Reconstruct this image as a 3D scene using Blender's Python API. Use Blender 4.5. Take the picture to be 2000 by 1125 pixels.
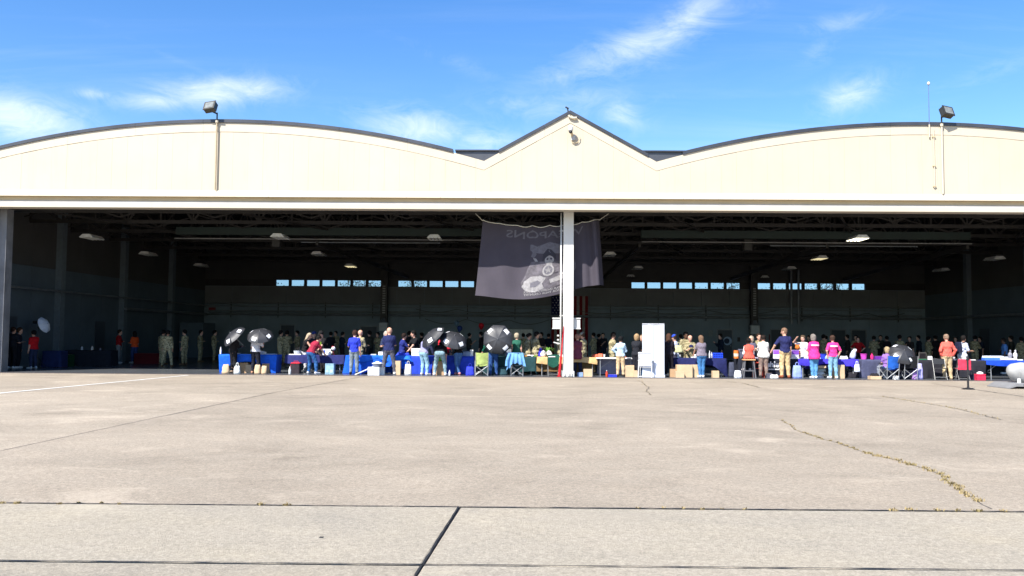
import bpy, math, random
import numpy as np
from mathutils import Vector, Matrix

random.seed(7)
RNG = np.random.default_rng(7)
for o in list(bpy.data.objects):
    bpy.data.objects.remove(o)
scene = bpy.context.scene
COL = scene.collection
PI = math.pi

# ---------------------------------------------------------------- camera
FPX, YAW, PITCH, ROLL = 1668.0, -0.0151, 0.0554, 0.0077
CAM = Vector((-1.741, -34.3, 1.62))
_f = Vector((math.sin(YAW), math.cos(YAW), 0)); _r = Vector((math.cos(YAW), -math.sin(YAW), 0)); _u = Vector((0, 0, 1))
CF = _f * math.cos(PITCH) + _u * math.sin(PITCH)
_u2 = _u * math.cos(PITCH) - _f * math.sin(PITCH)
CR = _r * math.cos(ROLL) + _u2 * math.sin(ROLL)
CU = _u2 * math.cos(ROLL) - _r * math.sin(ROLL)
cam_data = bpy.data.cameras.new('camera')
cam_data.sensor_width = 36.0
cam_data.lens = 36.0 * FPX / 2000.0
cam_data.clip_start = 0.1
cam_data.clip_end = 5000
cam = bpy.data.objects.new('camera', cam_data)
COL.objects.link(cam)
cam.matrix_world = Matrix(((CR.x, CU.x, -CF.x, CAM.x), (CR.y, CU.y, -CF.y, CAM.y), (CR.z, CU.z, -CF.z, CAM.z), (0, 0, 0, 1)))
scene.camera = cam

# ---------------------------------------------------------------- sun, sky, exposure
SUN_AZ = math.radians(36)          # to the left of straight behind the photographer
SUN_EL = math.radians(47)
SUN_STRENGTH = 5.0
SKY_STRENGTH = 0.115
EXPOSURE = 1.05
sun_dir = Vector((-math.sin(SUN_AZ) * math.cos(SUN_EL), -math.cos(SUN_AZ) * math.cos(SUN_EL), math.sin(SUN_EL)))
sd = bpy.data.lights.new('sun', 'SUN')
sd.energy = SUN_STRENGTH; sd.angle = math.radians(0.53); sd.color = (1.0, 0.955, 0.88)
sun = bpy.data.objects.new('sun', sd); COL.objects.link(sun)
sun.rotation_euler = (-sun_dir).to_track_quat('-Z', 'Y').to_euler()
sun.location = (-30, -60, 60)

world = bpy.data.worlds.new('World'); scene.world = world; world.use_nodes = True
wt = world.node_tree; wt.nodes.clear()
def WN(t, **kw):
    n = wt.nodes.new(t)
    for k, v in kw.items():
        if k in ('op',): n.operation = v
        else: setattr(n, k, v)
    return n
def wmath(op, a, b=None, c=None):
    n = wt.nodes.new('ShaderNodeMath'); n.operation = op
    for i, v in enumerate((a, b, c)):
        if v is None: continue
        if isinstance(v, (int, float)): n.inputs[i].default_value = v
        else: wt.links.new(v, n.inputs[i])
    return n.outputs[0]
sky = WN('ShaderNodeTexSky'); sky.sky_type = 'NISHITA'; sky.sun_disc = False
sky.sun_elevation = SUN_EL
sky.sun_rotation = math.atan2(sun_dir.x, sun_dir.y)
sky.altitude = 0; sky.air_density = 1.0; sky.dust_density = 0.35; sky.ozone_density = 2.2
tc = WN('ShaderNodeTexCoord')
sep = WN('ShaderNodeSeparateXYZ'); wt.links.new(tc.outputs['Generated'], sep.inputs[0])
sx, sy, sz = sep.outputs
az = wmath('ARCTAN2', sx, sy)
el = wmath('ARCSINE', sz)
zc = wmath('MAXIMUM', wmath('ADD', sz, 0.12), 0.05)
pu = wmath('DIVIDE', sx, zc); pv = wmath('DIVIDE', sy, zc)
comb = WN('ShaderNodeCombineXYZ'); wt.links.new(pu, comb.inputs[0]); wt.links.new(pv, comb.inputs[1])
def wnoise(vec, scale, detail, rough, dist=0.0, rot=0.0, sc=(1, 1, 1)):
    mp = WN('ShaderNodeMapping'); wt.links.new(vec, mp.inputs[0])
    mp.inputs['Rotation'].default_value = (0, 0, rot); mp.inputs['Scale'].default_value = sc
    n = WN('ShaderNodeTexNoise'); wt.links.new(mp.outputs[0], n.inputs['Vector'])
    n.inputs['Scale'].default_value = scale; n.inputs['Detail'].default_value = detail
    n.inputs['Roughness'].default_value = rough; n.inputs['Distortion'].default_value = dist
    return n.outputs[0]
# high thin cirrus over the whole dome
streak = wnoise(comb.outputs[0], 1.1, 7, 0.62, 0.6, 0.5, (0.55, 2.2, 1))
cover = wnoise(comb.outputs[0], 0.45, 3, 0.5, 0.3, 0.2)
thin = wmath('MULTIPLY', wmath('MAXIMUM', wmath('SUBTRACT', streak, 0.47), 0.0), wmath('MAXIMUM', wmath('SUBTRACT', cover, 0.40), 0.0))
thin = wmath('MULTIPLY', thin, 6.0)
# wisps standing in this part of the sky: (azimuth, elevation, half length, half width, tilt, amount)
comb2 = WN('ShaderNodeCombineXYZ'); wt.links.new(az, comb2.inputs[0]); wt.links.new(el, comb2.inputs[1])
fib = wnoise(comb2.outputs[0], 10.0, 10, 0.72, 1.6, -0.55, (1.0, 2.6, 1))
fluff = wnoise(comb2.outputs[0], 22.0, 10, 0.70, 1.2, 0.0, (0.8, 1.5, 1))
def px_az(px): return math.atan((px - 1000) / FPX) + YAW
def px_el(px, py): return math.atan(((562.5 - py) + (px - 1000) * ROLL) / FPX) * math.cos(math.atan((px - 1000) / FPX)) + PITCH
wisps = [(1235, 95, 190, 34, 0.30, 1.0, 0), (1340, 40, 130, 34, 0.62, 1.0, 0), (1190, 135, 120, 22, 0.05, .55, 0), (1640, 50, 80, 16, 0.1, .6, 0), (1605, 105, 36, 22, 0.4, .55, 0),
         (1668, 190, 60, 30, 0.25, 1.0, 1), (420, 183, 120, 26, 0.14, 1.25, 1), (290, 205, 80, 16, 0.08, 1.0, 1), (20, 245, 105, 42, -0.1, 1.3, 1), (170, 193, 34, 10, 0.0, .8, 1),
         (810, 252, 110, 34, -0.1, 1.2, 1), (940, 275, 90, 30, 0, .9, 1), (1090, 200, 150, 30, 0.05, .7, 1), (1215, 225, 50, 28, -0.3, .9, 1), (900, 130, 140, 16, -0.35, .3, 0), (350, 130, 170, 7, -0.33, .22, 0), (1930, 155, 100, 20, 0.3, .35, 0)]
acc = None
for (cx, cy, L, Wd, tilt, amt, kind) in wisps:
    a0, e0 = px_az(cx), px_el(cx, cy)
    da = wmath('SUBTRACT', az, a0); de = wmath('SUBTRACT', el, e0)
    ct, st = math.cos(tilt), math.sin(tilt)
    p = wmath('MULTIPLY', wmath('ADD', wmath('MULTIPLY', da, ct), wmath('MULTIPLY', de, st)), FPX / L)
    q = wmath('MULTIPLY', wmath('SUBTRACT', wmath('MULTIPLY', de, ct), wmath('MULTIPLY', da, st)), FPX / Wd)
    r2 = wmath('ADD', wmath('MULTIPLY', p, p), wmath('MULTIPLY', q, q))
    g = wmath('MULTIPLY', wmath('EXPONENT', wmath('MULTIPLY', r2, -0.8)), amt)
    nz = fib if kind == 0 else fluff
    k = wmath('MULTIPLY', wmath('MAXIMUM', wmath('SUBTRACT', wmath('ADD', nz, wmath('MULTIPLY', g, 0.34)), 0.52), 0.0), wmath('MULTIPLY', wmath('MINIMUM', g, 1.0), 1.05))
    acc = k if acc is None else wmath('MAXIMUM', acc, k)
cloud = wmath('MINIMUM', wmath('ADD', acc, wmath('MULTIPLY', thin, 0.45)), 0.62)
hsv = WN('ShaderNodeHueSaturation'); hsv.inputs['Hue'].default_value = 0.508; hsv.inputs['Saturation'].default_value = 1.32; hsv.inputs['Value'].default_value = 1.0
wt.links.new(sky.outputs[0], hsv.inputs['Color'])
mixc = WN('ShaderNodeMixRGB'); wt.links.new(cloud, mixc.inputs[0]); wt.links.new(hsv.outputs[0], mixc.inputs[1]); mixc.inputs[2].default_value = (5.6, 5.9, 6.2, 1)
bg = WN('ShaderNodeBackground'); bg.inputs['Strength'].default_value = SKY_STRENGTH
wt.links.new(mixc.outputs[0], bg.inputs['Color'])
wo = WN('ShaderNodeOutputWorld'); wt.links.new(bg.outputs[0], wo.inputs['Surface'])

vs = scene.view_settings
vs.view_transform = 'Standard'; vs.look = 'None'; vs.gamma = 1; vs.exposure = EXPOSURE; vs.use_curve_mapping = False
scene.cycles.max_bounces = 8; scene.cycles.diffuse_bounces = 5; scene.cycles.glossy_bounces = 3
scene.cycles.use_denoising = True

# ---------------------------------------------------------------- helpers
def gx(px, Y, Z=0.0):
    """world X of the point at depth Y and height Z that the camera sees in column px"""
    X = 0.0
    for _ in range(20):
        d = Vector((X, Y, Z)) - CAM
        X += (px - (1000 + FPX * d.dot(CR) / d.dot(CF))) * d.dot(CF) / FPX
    return X
def gz(px, py, Y):
    """world X, Z of the point at depth Y seen at px, py"""
    ray = CF + CR * ((px - 1000) / FPX) + CU * ((562.5 - py) / FPX)
    t = (Y - CAM.y) / ray.y
    return CAM.x + ray.x * t, CAM.z + ray.z * t
def gground(px, py, Z=0.0):
    ray = CF + CR * ((px - 1000) / FPX) + CU * ((562.5 - py) / FPX)
    t = (Z - CAM.z) / ray.z
    return CAM.x + ray.x * t, CAM.y + ray.y * t

def lin(c):
    return tuple((v / 12.92 if v <= 0.04045 else ((v + 0.055) / 1.055) ** 2.4) for v in c)
def rgb(r, g, b, k=0.72):
    l = lin((r / 255, g / 255, b / 255))
    return tuple(min(0.82, max(0.002, v * k)) for v in l)

MATS = {}
def mat(name, col, rough=0.7, metal=0.0, var=0.12, scale=6.0, bump=0.0, bscale=60.0, spec=0.5, emit=None, sheen=0.0, two=None, coord='Object'):
    if name in MATS: return MATS[name]
    m = bpy.data.materials.new(name); m.use_nodes = True
    nt = m.node_tree; b = nt.nodes['Principled BSDF']
    b.inputs['Roughness'].default_value = rough; b.inputs['Metallic'].default_value = metal
    b.inputs['Specular IOR Level'].default_value = spec
    t = nt.nodes.new('ShaderNodeTexCoord')
    n = nt.nodes.new('ShaderNodeTexNoise'); n.inputs['Scale'].default_value = scale; n.inputs['Detail'].default_value = 6; n.inputs['Roughness'].default_value = 0.6
    nt.links.new(t.outputs[coord], n.inputs['Vector'])
    r = nt.nodes.new('ShaderNodeValToRGB')
    c = Vector(col[:3]); c2 = Vector(two[:3]) if two else c * (1 - var)
    c1 = c if two else c * (1 + var)
    r.color_ramp.elements[0].position = 0.3; r.color_ramp.elements[0].color = (*c2, 1)
    r.color_ramp.elements[1].position = 0.7; r.color_ramp.elements[1].color = (*c1, 1)
    nt.links.new(n.outputs[0], r.inputs[0]); nt.links.new(r.outputs[0], b.inputs['Base Color'])
    if bump > 0:
        n2 = nt.nodes.new('ShaderNodeTexNoise'); n2.inputs['Scale'].default_value = bscale; n2.inputs['Detail'].default_value = 4
        nt.links.new(t.outputs[coord], n2.inputs['Vector'])
        bp = nt.nodes.new('ShaderNodeBump'); bp.inputs['Strength'].default_value = bump; bp.inputs['Distance'].default_value = 0.02
        nt.links.new(n2.outputs[0], bp.inputs['Height']); nt.links.new(bp.outputs[0], b.inputs['Normal'])
    if emit:
        b.inputs['Emission Color'].default_value = (*emit[:3], 1); b.inputs['Emission Strength'].default_value = emit[3]
    if sheen: b.inputs['Sheen Weight'].default_value = sheen
    MATS[name] = m
    return m
def cloth(r, g, b, k=0.72):
    return mat('cloth_%d_%d_%d' % (r, g, b), rgb(r, g, b, k), 0.88, 0, 0.20, 7, 0.9, 9, 0.25)
def skinm(tone):
    c = {'light': (0.55, 0.31, 0.22), 'mid': (0.40, 0.21, 0.13), 'dark': (0.12, 0.06, 0.035)}[tone]
    return mat('skin_' + tone, c, 0.55, 0, 0.10, 12, 0.0, 1, 0.4)
def camo():
    if 'camo' in MATS: return MATS['camo']
    m = bpy.data.materials.new('camo'); m.use_nodes = True
    nt = m.node_tree; b = nt.nodes['Principled BSDF']; b.inputs['Roughness'].default_value = 0.9
    t = nt.nodes.new('ShaderNodeTexCoord')
    mp = nt.nodes.new('ShaderNodeMapping'); mp.inputs['Scale'].default_value = (1, 1, 1.6); nt.links.new(t.outputs['Object'], mp.inputs[0])
    prev = (*rgb(190, 178, 140), 1)
    last = None
    for sc, th, c in ((6, .50, rgb(160, 148, 110)), (9, .56, rgb(124, 116, 82)), (13, .61, rgb(98, 86, 64)), (17, .63, rgb(206, 196, 160))):
        n = nt.nodes.new('ShaderNodeTexNoise'); n.inputs['Scale'].default_value = sc; n.inputs['Detail'].default_value = 3; n.inputs['Distortion'].default_value = .6
        nt.links.new(mp.outputs[0], n.inputs['Vector'])
        g = nt.nodes.new('ShaderNodeMath'); g.operation = 'GREATER_THAN'; g.inputs[1].default_value = th; nt.links.new(n.outputs[0], g.inputs[0])
        x = nt.nodes.new('ShaderNodeMixRGB'); nt.links.new(g.outputs[0], x.inputs[0])
        if last is None: x.inputs[1].default_value = prev
        else: nt.links.new(last, x.inputs[1])
        x.inputs[2].default_value = (*c, 1); last = x.outputs[0]
    nt.links.new(last, b.inputs['Base Color'])
    MATS['camo'] = m
    return m

def tag(o, label=None, cat=None, group=None, kind=None):
    if label: o['label'] = label
    if cat: o['category'] = cat
    if group: o['group'] = group
    if kind: o['kind'] = kind
    return o
def thing(name, label, cat, loc=(0, 0, 0), rz=0.0, group=None, rot=None):
    o = bpy.data.objects.new(name, None); COL.objects.link(o)
    o.empty_display_size = 0.2
    o.location = loc; o.rotation_euler = rot if rot else (0, 0, rz)
    return tag(o, label, cat, group)
def link(name, me, m, parent=None, loc=None, rz=None):
    o = bpy.data.objects.new(name, me); COL.objects.link(o)
    if m is not None:
        if len(me.materials) == 0: me.materials.append(m)
        elif me.materials[0] != m:
            o.material_slots[0].link = 'OBJECT'; o.material_slots[0].material = m
    if parent: o.parent = parent
    if loc is not None: o.location = loc
    if rz is not None: o.rotation_euler = (0, 0, rz)
    return o
class MB:
    def __init__(s): s.v = []; s.f = []
    def add(s, vs, fs):
        n = len(s.v); s.v += [tuple(v) for v in vs]; s.f += [tuple(i + n for i in f) for f in fs]; return s
    def box(s, x0, x1, y0, y1, z0, z1, M=None):
        vs = [Vector(p) for p in ((x0, y0, z0), (x1, y0, z0), (x1, y1, z0), (x0, y1, z0), (x0, y0, z1), (x1, y0, z1), (x1, y1, z1), (x0, y1, z1))]
        if M: vs = [M @ v for v in vs]
        return s.add(vs, [(0, 3, 2, 1), (4, 5, 6, 7), (0, 1, 5, 4), (1, 2, 6, 5), (2, 3, 7, 6), (3, 0, 4, 7)])
    def cbox(s, x0, x1, y0, y1, z0, z1, c=0.01, M=None):
        """box with chamfered vertical and top edges"""
        def ring(i, z):
            a = c - i
            return [(x0 + c, y0 + i, z), (x1 - c, y0 + i, z), (x1 - i, y0 + c, z), (x1 - i, y1 - c, z), (x1 - c, y1 - i, z), (x0 + c, y1 - i, z), (x0 + i, y1 - c, z), (x0 + i, y0 + c, z)]
        vs = ring(0, z0) + ring(0, z1 - c) + ring(c * .99, z1)
        vs = [Vector(v) for v in vs]
        if M: vs = [M @ v for v in vs]
        fs = [tuple(range(7, -1, -1)), tuple(range(16, 24))]
        for k in (0, 8):
            for i in range(8): fs.append((k + i, k + (i + 1) % 8, k + 8 + (i + 1) % 8, k + 8 + i))
        return s.add(vs, fs)
    def cyl(s, p0, p1, r0, r1=None, n=8, cap=True):
        r1 = r0 if r1 is None else r1
        p0, p1 = Vector(p0), Vector(p1); d = (p1 - p0).normalized()
        a = d.orthogonal().normalized(); b = d.cross(a)
        vs = [p0 + (a * math.cos(2 * PI * i / n) + b * math.sin(2 * PI * i / n)) * r0 for i in range(n)] + [p1 + (a * math.cos(2 * PI * i / n) + b * math.sin(2 * PI * i / n)) * r1 for i in range(n)]
        fs = [(i, (i + 1) % n, n + (i + 1) % n, n + i) for i in range(n)]
        if cap: fs += [tuple(range(n - 1, -1, -1)), tuple(range(n, 2 * n))]
        return s.add(vs, fs)
    def tube(s, pts, r, n=6):
        for a, b in zip(pts[:-1], pts[1:]): s.cyl(a, b, r, r, n)
        return s
    def bar(s, p0, p1, w, h):
        p0, p1 = Vector(p0), Vector(p1); d = (p1 - p0); L = d.length
        q = d.to_track_quat('X', 'Z').to_matrix().to_4x4(); q.translation = p0
        return s.box(0, L, -w / 2, w / 2, -h / 2, h / 2, q)
    def lathe(s, prof, n=16, c=(0, 0, 0), M=None):
        vs = []; fs = []
        for (r, z) in prof:
            for i in range(n):
                v = Vector((c[0] + r * math.cos(2 * PI * i / n), c[1] + r * math.sin(2 * PI * i / n), c[2] + z))
                vs.append(M @ v if M else v)
        for k in range(len(prof) - 1):
            for i in range(n): fs.append((k * n + i, k * n + (i + 1) % n, (k + 1) * n + (i + 1) % n, (k + 1) * n + i))
        fs += [tuple(range(n - 1, -1, -1)), tuple(range((len(prof) - 1) * n, len(prof) * n))]
        return s.add(vs, fs)
    def prism(s, poly, y0, y1):
        """polygon in x,z extruded along y"""
        n = len(poly)
        vs = [(x, y0, z) for x, z in poly] + [(x, y1, z) for x, z in poly]
        fs = [tuple(range(n)), tuple(range(2 * n - 1, n - 1, -1))] + [(i, n + i, n + (i + 1) % n, (i + 1) % n) for i in range(n)]
        return s.add(vs, fs)
    def mesh(s, name, smooth=False):
        me = bpy.data.meshes.new(name); me.from_pydata(s.v, [], s.f); me.validate()
        if smooth: me.polygons.foreach_set('use_smooth', [True] * len(me.polygons))
        me.update(); return me
    def build(s, name, m, parent=None, loc=None, rz=None, smooth=False):
        return link(name, s.mesh(name, smooth), m, parent, loc, rz)
def fix_normals(me):
    import bmesh
    bm = bmesh.new(); bm.from_mesh(me); bmesh.ops.recalc_face_normals(bm, faces=bm.faces); bm.to_mesh(me); bm.free()

# ---------------------------------------------------------------- materials of the place
def concrete(name, c1, c2, c3, speck=0.35):
    m = bpy.data.materials.new(name); m.use_nodes = True
    nt = m.node_tree; b = nt.nodes['Principled BSDF']; b.inputs['Roughness'].default_value = 0.92; b.inputs['Specular IOR Level'].default_value = 0.2
    g = nt.nodes.new('ShaderNodeNewGeometry')
    def nz(scale, detail, rough, sc=(1, 1, 1), dist=0):
        mp = nt.nodes.new('ShaderNodeMapping'); mp.inputs['Scale'].default_value = sc; nt.links.new(g.outputs['Position'], mp.inputs[0])
        n = nt.nodes.new('ShaderNodeTexNoise'); n.inputs['Scale'].default_value = scale; n.inputs['Detail'].default_value = detail; n.inputs['Roughness'].default_value = rough; n.inputs['Distortion'].default_value = dist
        nt.links.new(mp.outputs[0], n.inputs['Vector']); return n.outputs[0]
    def mix(f, a, bb, mode='MIX'):
        x = nt.nodes.new('ShaderNodeMixRGB'); x.blend_type = mode
        for i, v in ((0, f), (1, a), (2, bb)):
            if isinstance(v, (int, float)): x.inputs[i].default_value = v
            elif isinstance(v, tuple): x.inputs[i].default_value = (*v, 1)
            else: nt.links.new(v, x.inputs[i])
        return x.outputs[0]
    def ramp(v, a, b2):
        r = nt.nodes.new('ShaderNodeMapRange'); r.inputs[1].default_value = a; r.inputs[2].default_value = b2; nt.links.new(v, r.inputs[0]); return r.outputs[0]
    big = ramp(nz(0.30, 6, .66, (1, 1.2, 1), .8), .36, .64)
    mid = ramp(nz(1.3, 6, .65, (1, 1.4, 1), .4), .35, .68)
    fine = ramp(nz(17, 6, .78, (1, 1.0, 1)), .36, .64)
    grit = ramp(nz(60, 4, .8), .38, .64)
    patch = ramp(nz(0.42, 7, .68, (1, 1, 1), 1.6), .55, .68)
    worn = ramp(nz(0.75, 8, .72, (.7, 1.2, 1), 1.0), .56, .70)
    col = mix(big, c1, c2)
    col = mix(mid, col, c3)
    dk = mix(fine, tuple(1 - speck * .75 for _ in range(3)), (1.10, 1.10, 1.10))
    col = mix(1.0, col, dk, 'MULTIPLY')
    dk2 = mix(grit, tuple(1 - speck for _ in range(3)), (1.14, 1.13, 1.12))
    col = mix(1.0, col, dk2, 'MULTIPLY')
    col = mix(mix(patch, (0, 0, 0), (.6, .6, .6)), col, tuple(v * .80 for v in c3))
    col = mix(mix(worn, (0, 0, 0), (.55, .55, .55)), col, tuple(v * 1.12 for v in c1))
    o = nt.nodes.new('ShaderNodeObjectInfo')
    rr = nt.nodes.new('ShaderNodeMapRange'); rr.inputs[3].default_value = .91; rr.inputs[4].default_value = 1.07; nt.links.new(o.outputs['Random'], rr.inputs[0])
    cc = nt.nodes.new('ShaderNodeCombineXYZ')
    for i in range(3): nt.links.new(rr.outputs[0], cc.inputs[i])
    col = mix(1.0, col, cc.outputs[0], 'MULTIPLY')
    nt.links.new(col, b.inputs['Base Color'])
    bp = nt.nodes.new('ShaderNodeBump'); bp.inputs['Strength'].default_value = .5; bp.inputs['Distance'].default_value = .012
    nt.links.new(grit, bp.inputs['Height']); nt.links.new(bp.outputs[0], b.inputs['Normal'])
    MATS[name] = m
    return m
def painted_sheet(name, c, c2, rust):
    """weathered paint: broad fading, faint vertical rain streaks, a few rust freckles"""
    m = bpy.data.materials.new(name); m.use_nodes = True
    nt = m.node_tree; b = nt.nodes['Principled BSDF']; b.inputs['Roughness'].default_value = .6
    g = nt.nodes.new('ShaderNodeNewGeometry'); o = nt.nodes.new('ShaderNodeObjectInfo')
    def nz(scale, sc, detail=5, rough=.6):
        mp = nt.nodes.new('ShaderNodeMapping'); mp.inputs['Scale'].default_value = sc; nt.links.new(g.outputs['Position'], mp.inputs[0])
        n = nt.nodes.new('ShaderNodeTexNoise'); n.inputs['Scale'].default_value = scale; n.inputs['Detail'].default_value = detail; n.inputs['Roughness'].default_value = rough
        nt.links.new(mp.outputs[0], n.inputs['Vector']); return n.outputs[0]
    def rng(v, a, b2, lo=0., hi=1.):
        r = nt.nodes.new('ShaderNodeMapRange'); r.inputs[1].default_value = a; r.inputs[2].default_value = b2; r.inputs[3].default_value = lo; r.inputs[4].default_value = hi; nt.links.new(v, r.inputs[0]); return r.outputs[0]
    def mix(f, a, bb):
        x = nt.nodes.new('ShaderNodeMixRGB')
        for i, v in ((0, f), (1, a), (2, bb)):
            if isinstance(v, tuple): x.inputs[i].default_value = (*v, 1)
            else: nt.links.new(v, x.inputs[i])
        return x.outputs[0]
    col = mix(rng(nz(.35, (1, 1, 1)), .35, .65), c, c2)
    col = mix(rng(nz(2.2, (1.6, 1, .10), 6, .7), .55, .75, 0, .35), col, tuple(v * .72 for v in c))
    col = mix(rng(nz(3.0, (1, 1, 1), 8, .75), .69, .76, 0, .55), col, rust)
    col = mix(rng(o.outputs['Random'], 0, 1, 0, .30), col, c2)
    nt.links.new(col, b.inputs['Base Color'])
    MATS[name] = m; return m
M_SLAB = concrete('apron_concrete', (.485, .408, .314), (.305, .258, .198), (.412, .352, .274), .34)
M_SLABN = concrete('strip_concrete', (.432, .376, .282), (.345, .310, .250), (.402, .355, .279), .28)
M_JOINT = mat('joint_tar', (.012, .012, .013), .8)
M_GROUND = mat('far_ground', (.28, .25, .21), .95, 0, .2, .05)
M_FLOOR = mat('painted_floor', (.08, .087, .096), .27, 0, .18, .8, .05, 3)
M_CREAM = painted_sheet('cream_paint', (.495, .437, .338), (.472, .41, .305), (.40, .31, .20))
M_TRIM = painted_sheet('cream_trim', (.505, .447, .352), (.485, .425, .325), (.40, .31, .20))
M_LINTEL = painted_sheet('lintel_paint', (.51, .462, .372), (.48, .43, .335), (.36, .28, .18))
M_WHITE = painted_sheet('white_paint', (.62, .61, .575), (.57, .56, .52), (.40, .33, .24))
M_TAN = mat('tan_paint', (.50, .395, .235), .6, 0, .1, 1.5)
M_GREYP = mat('grey_paint', (.42, .40, .37), .6, 0, .1, 1.5)
M_ROOF = mat('roof_metal', (.075, .078, .088), .4, 0.4, .25, 1.0)
M_ROOFD = mat('roof_deck', (.018, .017, .016), .9)
M_FLASH = mat('roof_edge_metal', (.055, .058, .068), .4, .35, .3, .7)
M_WALLB = mat('back_wall_sky_tint', (.155, .195, .22), .8, 0, .15, .7)  # skylight on the lower back wall put into the colour as blue
M_WALL = mat('inside_wall_shade_tint', (.066, .09, .108), .8, 0, .15, .7)  # dimmer side light and bluish skylight mixed into this wall colour
M_WALL2 = mat('inside_upper_bounce_tint', (.05, .049, .047), .85, 0, .15, .7)  # browner upper band imitates light bounced up from the concrete
M_STEEL = mat('dark_steel', (.024, .022, .02), .6, .2, .3, 2)
M_STEELB = mat('pale_steel', (.20, .20, .195), .5, .4, .2, 2)
M_PIPE = mat('grey_pipe', (.15, .165, .175), .5, .3, .2, 3)
M_DOOR = mat('dark_door', (.035, .045, .055), .6, 0, .1, 2)
M_GREEN = mat('crane_green', (.006, .019, .015), .6, 0, .25, 1.5)
M_BLACK = mat('black_plastic', (.012, .012, .014), .5, 0, .2, 8)
M_CHROME = mat('tube_metal', (.34, .35, .36), .5, .5, .1, 4)
M_GLASS = None
def glassmat():
    m = bpy.data.materials.new('window_glass'); m.use_nodes = True
    nt = m.node_tree; nt.nodes.clear()
    t = nt.nodes.new('ShaderNodeBsdfTransparent'); t.inputs[0].default_value = (.55, .66, .80, 1)
    g = nt.nodes.new('ShaderNodeBsdfGlossy'); g.inputs['Roughness'].default_value = .05
    x = nt.nodes.new('ShaderNodeMixShader'); x.inputs[0].default_value = .06
    o = nt.nodes.new('ShaderNodeOutputMaterial')
    nt.links.new(t.outputs[0], x.inputs[1]); nt.links.new(g.outputs[0], x.inputs[2]); nt.links.new(x.outputs[0], o.inputs[0])
    return m
M_GLASS = glassmat()

# ---------------------------------------------------------------- ground, apron, floor
YB = 26.5            # back wall
XL, XR = -24.7, 26.6 # side walls
YE = -0.78           # front edge of the hangar floor
g = MB(); g.add([(-1500, -1500, -.16), (1500, -1500, -.16), (1500, 1500, -.16), (-1500, 1500, -.16)], [(0, 1, 2, 3)])
tag(g.build('ground', M_GROUND), kind='structure')
fl = MB().box(XL - .5, XR + .5, YE, YB + .4, -.15, 0.0).build('hangar_floor', M_FLOOR); tag(fl, kind='structure')
ap = MB().box(-90, 90, -75, YE - .01, -.155, -.0165).build('apron', M_JOINT); tag(ap, kind='structure')
SHEAR = math.tan(0.057)
def slab(x0a, x1a, x0b, x1b, ya, yb, m, gap=.012, name='concrete_slab'):
    """top face corners: (x0a..x1a) at the far edge ya, (x0b..x1b) at the near edge yb"""
    s = MB(); gp = gap
    fa = ya if callable(ya) else (lambda x: ya)
    fb = yb if callable(yb) else (lambda x: yb)
    top = [(x0b + gp, fb(x0b) + gp), (x1b - gp, fb(x1b) + gp), (x1a - gp, fa(x1a) - gp), (x0a + gp, fa(x0a) - gp)]
    c = .010
    cx = sum(p[0] for p in top) / 4; cy = sum(p[1] for p in top) / 4
    inner = [(x + c * (1 if x < cx else -1), y + c * (1 if y < cy else -1)) for x, y in top]
    dz = random.uniform(-.003, .003)
    vs = [(x, y, -.10) for x, y in top] + [(x, y, -.016 + dz) for x, y in top] + [(x, y, -.009 + dz) for x, y in inner]
    fs = [(i, (i + 1) % 4, 4 + (i + 1) % 4, 4 + i) for i in range(4)] + [(4 + i, 4 + (i + 1) % 4, 8 + (i + 1) % 4, 8 + i) for i in range(4)] + [(8, 9, 10, 11)]
    s.add(vs, fs)
    return s.build(name, m, ap)
def row(ya, yb, cuts, m, gap=.012):
    """cuts: list of (x at far edge, x at near edge)"""
    for (a0, b0), (a1, b1) in zip(cuts[:-1], cuts[1:]): slab(a0, a1, b0, b1, ya, yb, m, gap)
def sheared(xs, ya, yb, y0): return [(x + (ya - y0) * SHEAR, x + (yb - y0) * SHEAR) for x in xs]
Y1, Y2 = -11.4, -17.5
def through(p, q):
    (xa, ya), (xb, yb) = gground(*p), gground(*q)
    return lambda x: ya + (yb - ya) * (x - xa) / (xb - xa)
Y3, Y4 = through((0, 981), (2000, 998)), through((0, 1093), (2000, 1112))
far_cut = gground(700, 737)[0]
c1 = gground(525, 768)[0]
c2a, c2b = gground(1265, 745)[0], gground(1268, 772)[0]
row(YE - .03, Y1, [(-80, -80), (-52, -52), (-38, -38), (-24, -24), (far_cut, c1), (20.6, 22.0), (34, 35.2), (55, 56), (80, 80)], M_SLAB, .013)
a = gground(525, 768)[0]; b_ = gground(250, 827)[0]
d0, d1 = gground(1720, 774)[0], gground(1958, 819)[0]
row(Y1, Y2, [(-80, -80), (-45, -45), (-26, -26.5), (a, b_), (d0, d1), (36, 36), (80, 80)], M_SLAB, .012)
_A, _B = gground(525, 768), gground(0, 880); b_far = _B[0] + (_B[0] - _A[0]) * (-26.3 - _B[1]) / (_B[1] - _A[1])
e0 = gground(1190, 822)[0]; e1 = gground(1282, 995)[0]
w0 = gground(1527, 820)[0]; w1 = gground(1937, 993)[0]
row(Y2, Y3, [(-80, -80), (-40, -40), (-22, -22.5), (b_, b_far), (24, 24), (50, 50), (80, 80)], M_SLAB, .011)
k0 = gground(895, 996)[0]; k1 = gground(822, 1108)[0]
row(Y3, Y4, [(-80, -80), (-32, -32), (-12, -12.2), (k0, k1), (k0 + 9.6, k1 + 9.6), (30, 30), (80, 80)], M_SLABN, .011)
m1 = gground(770, 1190)[0]
row(Y4, -36.5, [(-80, -80), (-32, -32), (-12, -12.4), (k1, k1 - 8.1 * SHEAR), (k1 + 9.6, k1 + 9.6 - 8 * SHEAR), (30, 30), (80, 80)], M_SLABN, .011)
row(-36.5, -75, [(-80, -80), (-40, -40), (0, 0), (40, 40), (80, 80)], M_SLAB)
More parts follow.
